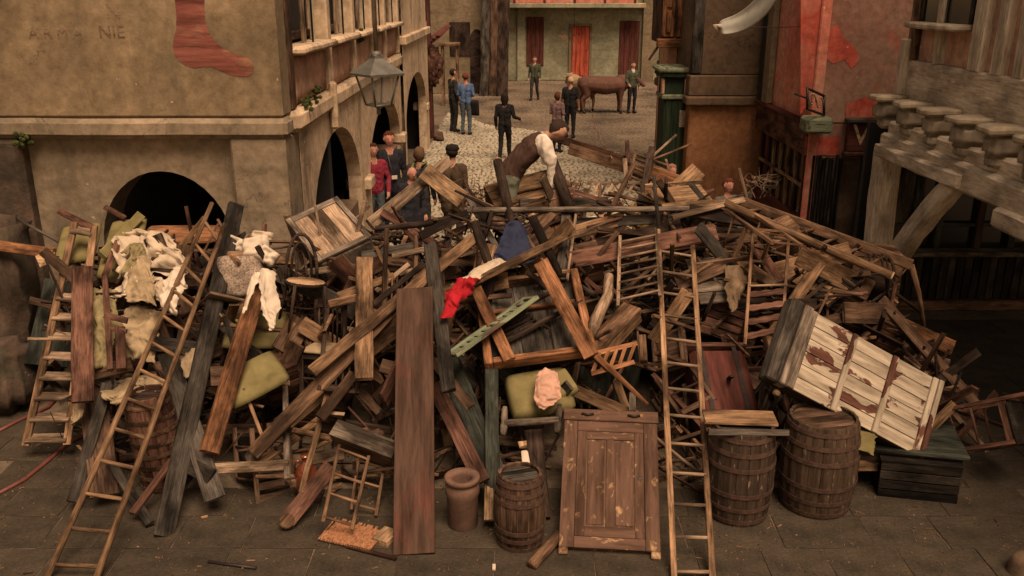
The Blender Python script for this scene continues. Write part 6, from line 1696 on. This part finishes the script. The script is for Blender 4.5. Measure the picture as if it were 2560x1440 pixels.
BASE = dict(pelvis=(0, 0, .95), waist=(0, 0, 1.10), chest=(0, 0, 1.32), neck=(0, .0, 1.49), head=(0, -.015, 1.635),
            shL=(-.175, .01, 1.41), elL=(-.235, .03, 1.13), wrL=(-.24, -.05, .90), shR=(.175, .01, 1.41), elR=(.235, .03, 1.13), wrR=(.24, -.05, .90),
            hiL=(-.085, 0, .92), knL=(-.10, -.02, .50), anL=(-.105, .02, .09), hiR=(.085, 0, .92), knR=(.10, -.02, .50), anR=(.105, .02, .09))
def person(label, pos, h, yaw, top, legs, hair=(.03, .02, .014), skin=None, pose=None, sleeves=None, hairlen=0, hat=None, shoes=(.02, .017, .015), fat=1.0, extras=(), voxel=.016, head_dir=None, neckcol=None, face=True, coat=0.0, forearm=None):
    skin = skin or SK
    J = {k: Vector(v) for k, v in BASE.items()}
    for k, v in (pose or {}).items(): J[k] = Vector(v)
    tm, lm, sm = top, legs, cm('shoe_leather', shoes)
    slm = sleeves or tm
    caps = []
    up = (J['neck'] - J['pelvis']).normalized()
    side = (J['shR'] - J['shL']).normalized()
    for s in (-1, 1):
        o = side * s
        caps.append((J['pelvis'] + o * .065, .105 * fat, J['waist'] + o * .06, .098 * fat, tm))
        caps.append((J['waist'] + o * .06, .098 * fat, J['chest'] + o * .075, .105 * fat, tm))
        caps.append((J['chest'] + o * .075, .105 * fat, J['chest'] + o * .10 + up * .08, .075, tm))
    hd = Vector(head_dir) if head_dir else Vector((0, -1, 0))
    hd.normalize(); hu = (J['head'] - J['neck']).normalized()
    caps.append((J['neck'] - up * .06, .062, J['neck'] + hu * .03, .052, neckcol or skin))
    caps.append((J['head'] - hu * .045 + hd * .012, .066, J['head'] + hu * .035 - hd * .008, .082, skin))
    caps.append((J['head'] - hu * .075 + hd * .035, .040, J['head'] - hu * .02 + hd * .03, .055, skin))
    caps.append((J['head'] - hu * .025 + hd * .088, .013, J['head'] + hu * .01 + hd * .078, .009, skin))      # nose
    hs = hd.cross(hu)
    for s in (-1, 1): caps.append((J['head'] + hs * s * .083 - hu * .02, .014, J['head'] + hs * s * .085 + hu * .018, .016, skin))   # ears
    for k, s in (('L', -1), ('R', 1)):
        sh, el, wr = J['sh' + k], J['el' + k], J['wr' + k]
        caps.append((sh, .062, el, .046, slm)); caps.append((el, .046, wr, .034, forearm or slm))
        d = J.get('hd' + k, (wr - el)); d = Vector(d).normalized()
        pal = wr + d * .075
        caps.append((wr, .03, pal, .034, skin))
        inn = (J['pelvis'] - wr); inn = (inn - d * inn.dot(d)); inn = inn.normalized() if inn.length > 1e-3 else side
        acr = d.cross(inn).normalized()
        for f in range(4):
            b0 = pal + acr * (-.030 + .020 * f); ln = (.065, .078, .075, .058)[f]
            m1 = b0 + d * ln * .5 + inn * .01; e1 = m1 + d * ln * .38 + inn * .028
            caps.append((b0, .011, m1, .0105, skin)); caps.append((m1, .0105, e1, .009, skin))
        t0 = wr + d * .03 - acr * .032; caps.append((t0, .013, t0 + d * .05 - acr * .022 + inn * .02, .010, skin))
        hp, kn, an = J['hi' + k], J['kn' + k], J['an' + k]
        caps.append((hp, .092 * fat, kn, .062, lm)); caps.append((kn, .062, an, .044, lm))
        toe = an + Vector((.012 * s, -.15, -.045))
        if ('toe' + k) in J: toe = J['toe' + k]
        caps.append((an - Vector((0, -.03, .04)), .042, toe, .034, sm))
        if coat: caps.append((hp, .125, hp.lerp(kn, coat), .12, tm))
    for e in extras: caps.append(e)
    k = h / 1.75
    M = TR(pos) @ rotz(R(yaw)) @ Matrix.Scale(k, 4)
    root = thing('person', label, 'person', pos)
    b_ = body_from('body', caps, M, root, voxel)
    # hair: a thick uneven cap over the back and top of the head
    if hair is not None:
        bm = bmesh.new(); bmesh.ops.create_icosphere(bm, subdivisions=3, radius=1)
        rr = random.Random(len(label))
        for v in bm.verts:
            q = v.co.copy(); r_ = 1 + .10 * noise.noise(q * 3 + Vector((len(label), 0, 0)))
            f = q.dot(Vector((0, -1, 0)))        # local frame: -y is the face, z up
            if f > .1 and q.z < .52: r_ *= .55
            if q.z < -.35: r_ *= .85
            v.co = Vector((q.x * .098, q.y * .105 + .012, q.z * .112 + .018)) * r_
            if hairlen and q.z < -.1 and f < .35: v.co.z -= hairlen * (-q.z) ; v.co *= 1.0; v.co.x *= 1.15
        fr = Matrix(((hs.x, -hd.x, hu.x, J['head'].x), (hs.y, -hd.y, hu.y, J['head'].y), (hs.z, -hd.z, hu.z, J['head'].z), (0, 0, 0, 1)))
        hm = cm('hair_%.3f_%.3f' % (hair[0], hair[2]), hair)
        mobj('hair', bmmesh('hair', bm), hm, M @ fr, root, True)
    fr = Matrix(((hs.x, -hd.x, hu.x, J['head'].x), (hs.y, -hd.y, hu.y, J['head'].y), (hs.z, -hd.z, hu.z, J['head'].z), (0, 0, 0, 1)))
    if face:
        for s in (-1, 1):
            mobj('eye', lathe_mesh('eye', [(0, .007), (.005, .005), (.007, 0), (.005, -.005), (0, -.007)], 8), M_BLACK, M @ fr @ TR((s * .032, -.086, .012)), root, True)
        mobj('mouth', box_mesh('mouth', -.022, .022, -.004, .004, -.003, .003, .002), cm('lips', (.22, .06, .05)), M @ fr @ TR((0, -.088, -.058)), root)
    if hat:
        kind, hc = hat
        hm = cm('hat_%.3f' % hc[0], hc)
        if kind == 'cap':
            mobj('cap', lathe_mesh('cap', [(.0, .145), (.085, .13), (.11, .09), (.108, .05), (.10, .04)], 18), hm, M @ fr @ TR((0, .01, 0)), root, True)
            mobj('cap_peak', box_mesh('cap_peak', -.07, .07, -.17, -.08, .045, .057, .005), hm, M @ fr, root)
        else:
            mobj('hat', lathe_mesh('hat', [(.0, .16), (.07, .155), (.09, .06), (.15, .045), (.15, .038), (.09, .04)], 18), hm, M @ fr @ TR((0, .01, 0)), root, True)
    return root, M, fr

def stand(px, py): g = gnd(px, py); return (g.x, g.y, .012)
def headat(px, py, Y): return (at(px, py, Y).x, Y, .012)
NAVY = cm('dark_navy_wool', (.018, .018, .022)); BLACKT = cm('black_cotton', (.014, .013, .013)); CHAR = cm('charcoal_cloth', (.03, .028, .026)); BROWNC = cm('brown_coat', (.055, .038, .025))
JEANS = cm('faded_denim', (.06, .075, .085)); BLUE = cm('bright_blue_shirt', (.07, .11, .20)); GREYT = cm('grey_trousers', (.09, .085, .075)); KHAKI = cm('khaki_jacket', (.075, .065, .04)); GREENS = cm('green_jacket', (.05, .055, .035))
REDJ = cm('crimson_jacket', (.17, .022, .035)); MAUVE = cm('mauve_top', (.16, .10, .10)); WHITE = cm('white_shirt', (.50, .44, .36)); VEST = cm('maroon_brown_vest', (.055, .032, .024)); SAGEP = cm('sage_trousers', (.11, .115, .085))
ARMS_FRONT = dict(elL=(-.23, .02, 1.14), wrL=(-.10, -.22, 1.10), elR=(.23, .02, 1.14), wrR=(.10, -.24, 1.12), hdL=(1, -.2, 0), hdR=(-1, -.2, 0))
WALK = dict(knL=(-.09, -.12, .50), anL=(-.10, -.12, .09), knR=(.09, .03, .50), anR=(.10, .20, .11))
# group behind the barricade by the arcade
person('person in crimson jacket and dark jeans leaning by the arcade pier', headat(932, 370, 14.6), 1.66, 25, REDJ, JEANS, (.05, .02, .012), pose=dict(elR=(.25, -.02, 1.13), wrR=(.20, -.15, .92)), face=True, hairlen=.05)
root, M, fr = person('tall person in dark suit with white badge in front of the arcade', headat(972, 345, 14.8), 1.82, 20, NAVY, NAVY, (.07, .022, .012), SKP, coat=.3)
mobj('badge', box_mesh('badge', -.045, .045, -.005, .005, -.03, .03, .003), F_WHITE, M @ TR((.03, -.16, 1.05)), root)
tube('lanyard', [M @ Vector((-.06, -.10, 1.46)), M @ Vector((-.03, -.155, 1.25)), M @ Vector((.02, -.16, 1.08))], .006, GREYT, root, 5)
person('bald person in dark coat sitting low before the suited person', headat(1025, 420, 13.2), 1.55, 35, NAVY, NAVY, None, SKP, dict(head=(.01, -.04, 1.62)), coat=.3)
root, M, fr = person('curly-haired person in dark green with pale green scarf by the arcade', headat(1048, 385, 14.2), 1.66, 160, CHAR, CHAR, (.085, .05, .03), hairlen=.07)
tube('scarf', [M @ Vector(p) for p in ((-.10, .10, 1.48), (-.11, -.02, 1.50), (0, -.09, 1.47), (.11, -.02, 1.50), (.08, .11, 1.45), (.03, .14, 1.30), (.0, .13, 1.18))], [.022, .025, .026, .025, .024, .022, .016], cm('pale_green_scarf', (.12, .14, .045)), root, 8)
person('person in flat black cap and brown coat seen from behind', headat(1130, 372, 14.0), 1.72, 165, BROWNC, CHAR, (.02, .015, .012), hat=('cap', (.015, .013, .012)), fat=1.15, coat=.45)
# people out in the square
person('person in dark jacket standing behind the blue shirt', stand(1135, 330), 1.84, 120, CHAR, CHAR, (.02, .015, .012), pose=dict(elR=(.23, -.05, 1.14), wrR=(.2, -.25, 1.2)))
root, M, fr = person('person in blue shirt and faded jeans holding papers', stand(1166, 338), 1.78, 165, BLUE, JEANS, (.10, .035, .02), SKP, dict(ARMS_FRONT), sleeves=BLUE)
mobj('papers', box_mesh('papers', -.11, .11, -.15, .0, -.006, .006, 0), F_WHITE, M @ TR((.05, -.26, 1.11)), root)
mobj('shoulder_bag', cushion_mesh('shoulder_bag', .26, .46, .12, .6, 10), BLACKT, M @ TR((-.26, -.02, .78)) @ Matrix.Rotation(R(80), 4, 'X'), root, True)
person('dark-haired person in black walking away over the pale cobbles', stand(1262, 402), 1.66, 170, BLACKT, BLACKT, (.018, .012, .01), pose=dict(elL=(-.25, .0, 1.14), wrL=(-.36, -.2, 1.06), **{k: v for k, v in WALK.items()}), hairlen=.2, sleeves=BLACKT)
person('person in khaki jacket walking before the sage house', stand(1336, 252), 1.66, -20, GREENS, CHAR, (.06, .03, .02), pose=WALK)
person('pale-haired person in black T-shirt beside the cow', stand(1424, 346), 1.72, 160, BLACKT, BLACKT, (.34, .22, .15), forearm=SK, fat=1.12)
person('small person in mauve top before the black T-shirt', stand(1392, 382), 1.56, 140, MAUVE, BLACKT, (.08, .035, .02), pose=dict(ARMS_FRONT), hairlen=.08)
person('person in green jacket and white neckcloth holding the cow', stand(1578, 284), 1.74, 20, GREENS, BLACKT, (.05, .025, .02), pose=dict(elL=(-.26, -.03, 1.13), wrL=(-.28, -.28, 1.02)), neckcol=WHITE)
# heads and backs half hidden beyond the crest
person('person in ochre shirt crouching behind the slatted frame', headat(1612, 372, 12.2), 1.42, 150, cm('ochre_shirt', (.20, .12, .035)), CHAR, (.02, .014, .012), pose=dict(head=(.0, -.06, 1.62), **ARMS_FRONT))
person('pink-faced person at the foot of the green booth', headat(1682, 378, 13.6), 1.50, 30, CHAR, CHAR, (.25, .12, .09), SKP)
person('person in grey with reddish hair by the shop window', headat(1822, 440, 12.4), 1.52, 25, GREYT, CHAR, (.09, .03, .02), SKP)
person('person in white shirt stooping behind the slanted rack', headat(1505, 440, 11.5), 1.42, 170, WHITE, CHAR, (.06, .035, .025), pose=dict(head=(0, -.16, 1.50), neck=(0, -.08, 1.44)), sleeves=WHITE)
# the worker bending over the crest
wp = at(1275, 430, 9.35)
wz = wp.z - .98
bend = dict(pelvis=(0, 0, .95), waist=(.09, -.02, 1.08), chest=(.24, -.03, 1.24), neck=(.36, -.03, 1.34), head=(.48, -.05, 1.38),
            shL=(.33, .15, 1.29), shR=(.33, -.18, 1.31), elL=(.45, .10, 1.05), wrL=(.50, -.04, .85), elR=(.41, -.23, 1.07), wrR=(.42, -.22, .86),
            hiL=(0, .09, .92), hiR=(.0, -.09, .92), knL=(.05, .12, .50), knR=(-.02, -.12, .50), anL=(-.06, .12, .09), anR=(-.12, -.12, .09), toeL=(.09, .13, .045), toeR=(.03, -.13, .045))
person('worker in brown waistcoat and white sleeves bending over the crest', (wp.x, wp.y, wz), 1.78, 0, VEST, SAGEP, (.03, .02, .015), pose=bend, sleeves=WHITE, head_dir=(.75, -.15, -.62), voxel=.012, fat=1.15,
       extras=[((.335, -.19, 1.30), .08, (.40, -.23, 1.13), .068, WHITE)])
# what the worker stands on
M_ = TR((wp.x - .35, wp.y - .25, 0))
crate('chest', 'heavy dark chest the bending worker stands on', M_, .75, .6, max(.2, wz - .03), W_BROWN, 5, 'chest', None, True)
# things that hold up the crest behind: benches and crates out of sight keep it standing
for k in range(9):
    x = -.8 + k * .55
    crate('crate', 'tan boarded crate at the back of the heap, %s of the row from the arcade' % ('first', 'second', 'third', 'fourth', 'fifth', 'sixth', 'seventh', 'eighth', 'ninth')[k], eul((x, 9.3 + .25 * math.sin(k * 2.1), 0), 0, 0, rf.uniform(-15, 15)), .5, .45, rf.uniform(.9, 1.45), rf.choice((W_BROWN, W_MID, W_RED)), 5, 'crate', 'crates at the back of the heap', True)

# the cow, and a pale calf behind it
COWR = plain('red_cow_hide', (.085, .040, .027), .8, 0, 5, .3, .2); COWP = plain('pale_calf_hide', (.25, .17, .09), .8, 0, 5, .3, .2)
def cow(label, pos, yaw, k, hide, name='cow'):
    c = []
    A = lambda p0, r0, p1, r1, m=hide: c.append((p0, r0, p1, r1, m))
    for s in (-1, 1):
        A((-.62, .10 * s, 1.02), .27, (.0, .11 * s, .95), .31); A((.0, .11 * s, .95), .31, (.52, .08 * s, .98), .27)
        # hind leg: thigh, gaskin to hock, shank, hoof
        A((-.70, .16 * s, 1.0), .21, (-.62, .19 * s, .66), .12); A((-.62, .19 * s, .66), .12, (-.80, .19 * s, .46), .065); A((-.80, .19 * s, .46), .062, (-.74, .19 * s, .12), .045); A((-.74, .19 * s, .10), .055, (-.69, .19 * s, .045), .055, M_BLACK)
        A((.55, .15 * s, .95), .19, (.56, .17 * s, .60), .09); A((.56, .17 * s, .60), .085, (.57, .17 * s, .38), .06); A((.57, .17 * s, .38), .058, (.56, .17 * s, .12), .045); A((.56, .17 * s, .10), .055, (.60, .17 * s, .045), .055, M_BLACK)
        A((1.08, .10 * s, 1.20), .02, (1.10, .26 * s, 1.19), .045)      # ears
        A((1.10, .07 * s, 1.28), .028, (1.16, .17 * s, 1.38), .012, M_STONECAP)   # horns
    A((.55, 0, 1.08), .24, (.95, 0, 1.18), .15); A((.62, 0, .90), .2, (.92, 0, 1.08), .12)
    A((1.05, 0, 1.20), .13, (1.22, 0, 1.08), .105); A((1.22, 0, 1.08), .10, (1.36, 0, .97), .08); A((1.36, 0, .97), .078, (1.40, 0, .945), .072, M_CLAY)
    A((-.85, 0, 1.18), .06, (-.92, 0, 1.05), .035); A((-.92, 0, 1.05), .03, (-.93, 0, .62), .018); A((-.93, 0, .62), .035, (-.93, 0, .48), .02)
    A((-.45, 0, .70), .09, (-.35, 0, .66), .07, M_CLAY)
    root = thing(name, label, 'cow', pos)
    body_from('body', c, TR(pos) @ rotz(R(yaw)) @ Matrix.Scale(k, 4), root, .03, 4)
    return root
g = gnd(1508, 284); cow('red-brown cow standing side-on in the square', (g.x, g.y, .012), 6, 1.0, COWR)
g = gnd(1462, 284); cow('pale tan calf turned away behind the red-brown cow', (g.x - .1, g.y + .9, .012), 110, .92, COWP, 'calf')
# small things out in the square
for (px, py, lab) in ((1098, 352, 'small dark dog-eared bundle on the cobbles near the stall post'),):
    g = gnd(px, py)
    bm = bmesh.new(); bmesh.ops.create_icosphere(bm, subdivisions=3, radius=.16)
    for v in bm.verts: v.co = Vector((v.co.x, v.co.y, max(-.05, v.co.z * 1.2))) * (1 + .3 * noise.noise(v.co * 9))
    tag(mobj('bundle', bmmesh('bundle', bm), W_BROWN, TR((g.x, g.y, .08)), None, True), 'small brown bundle on the cobbles near the stall post', 'bundle')
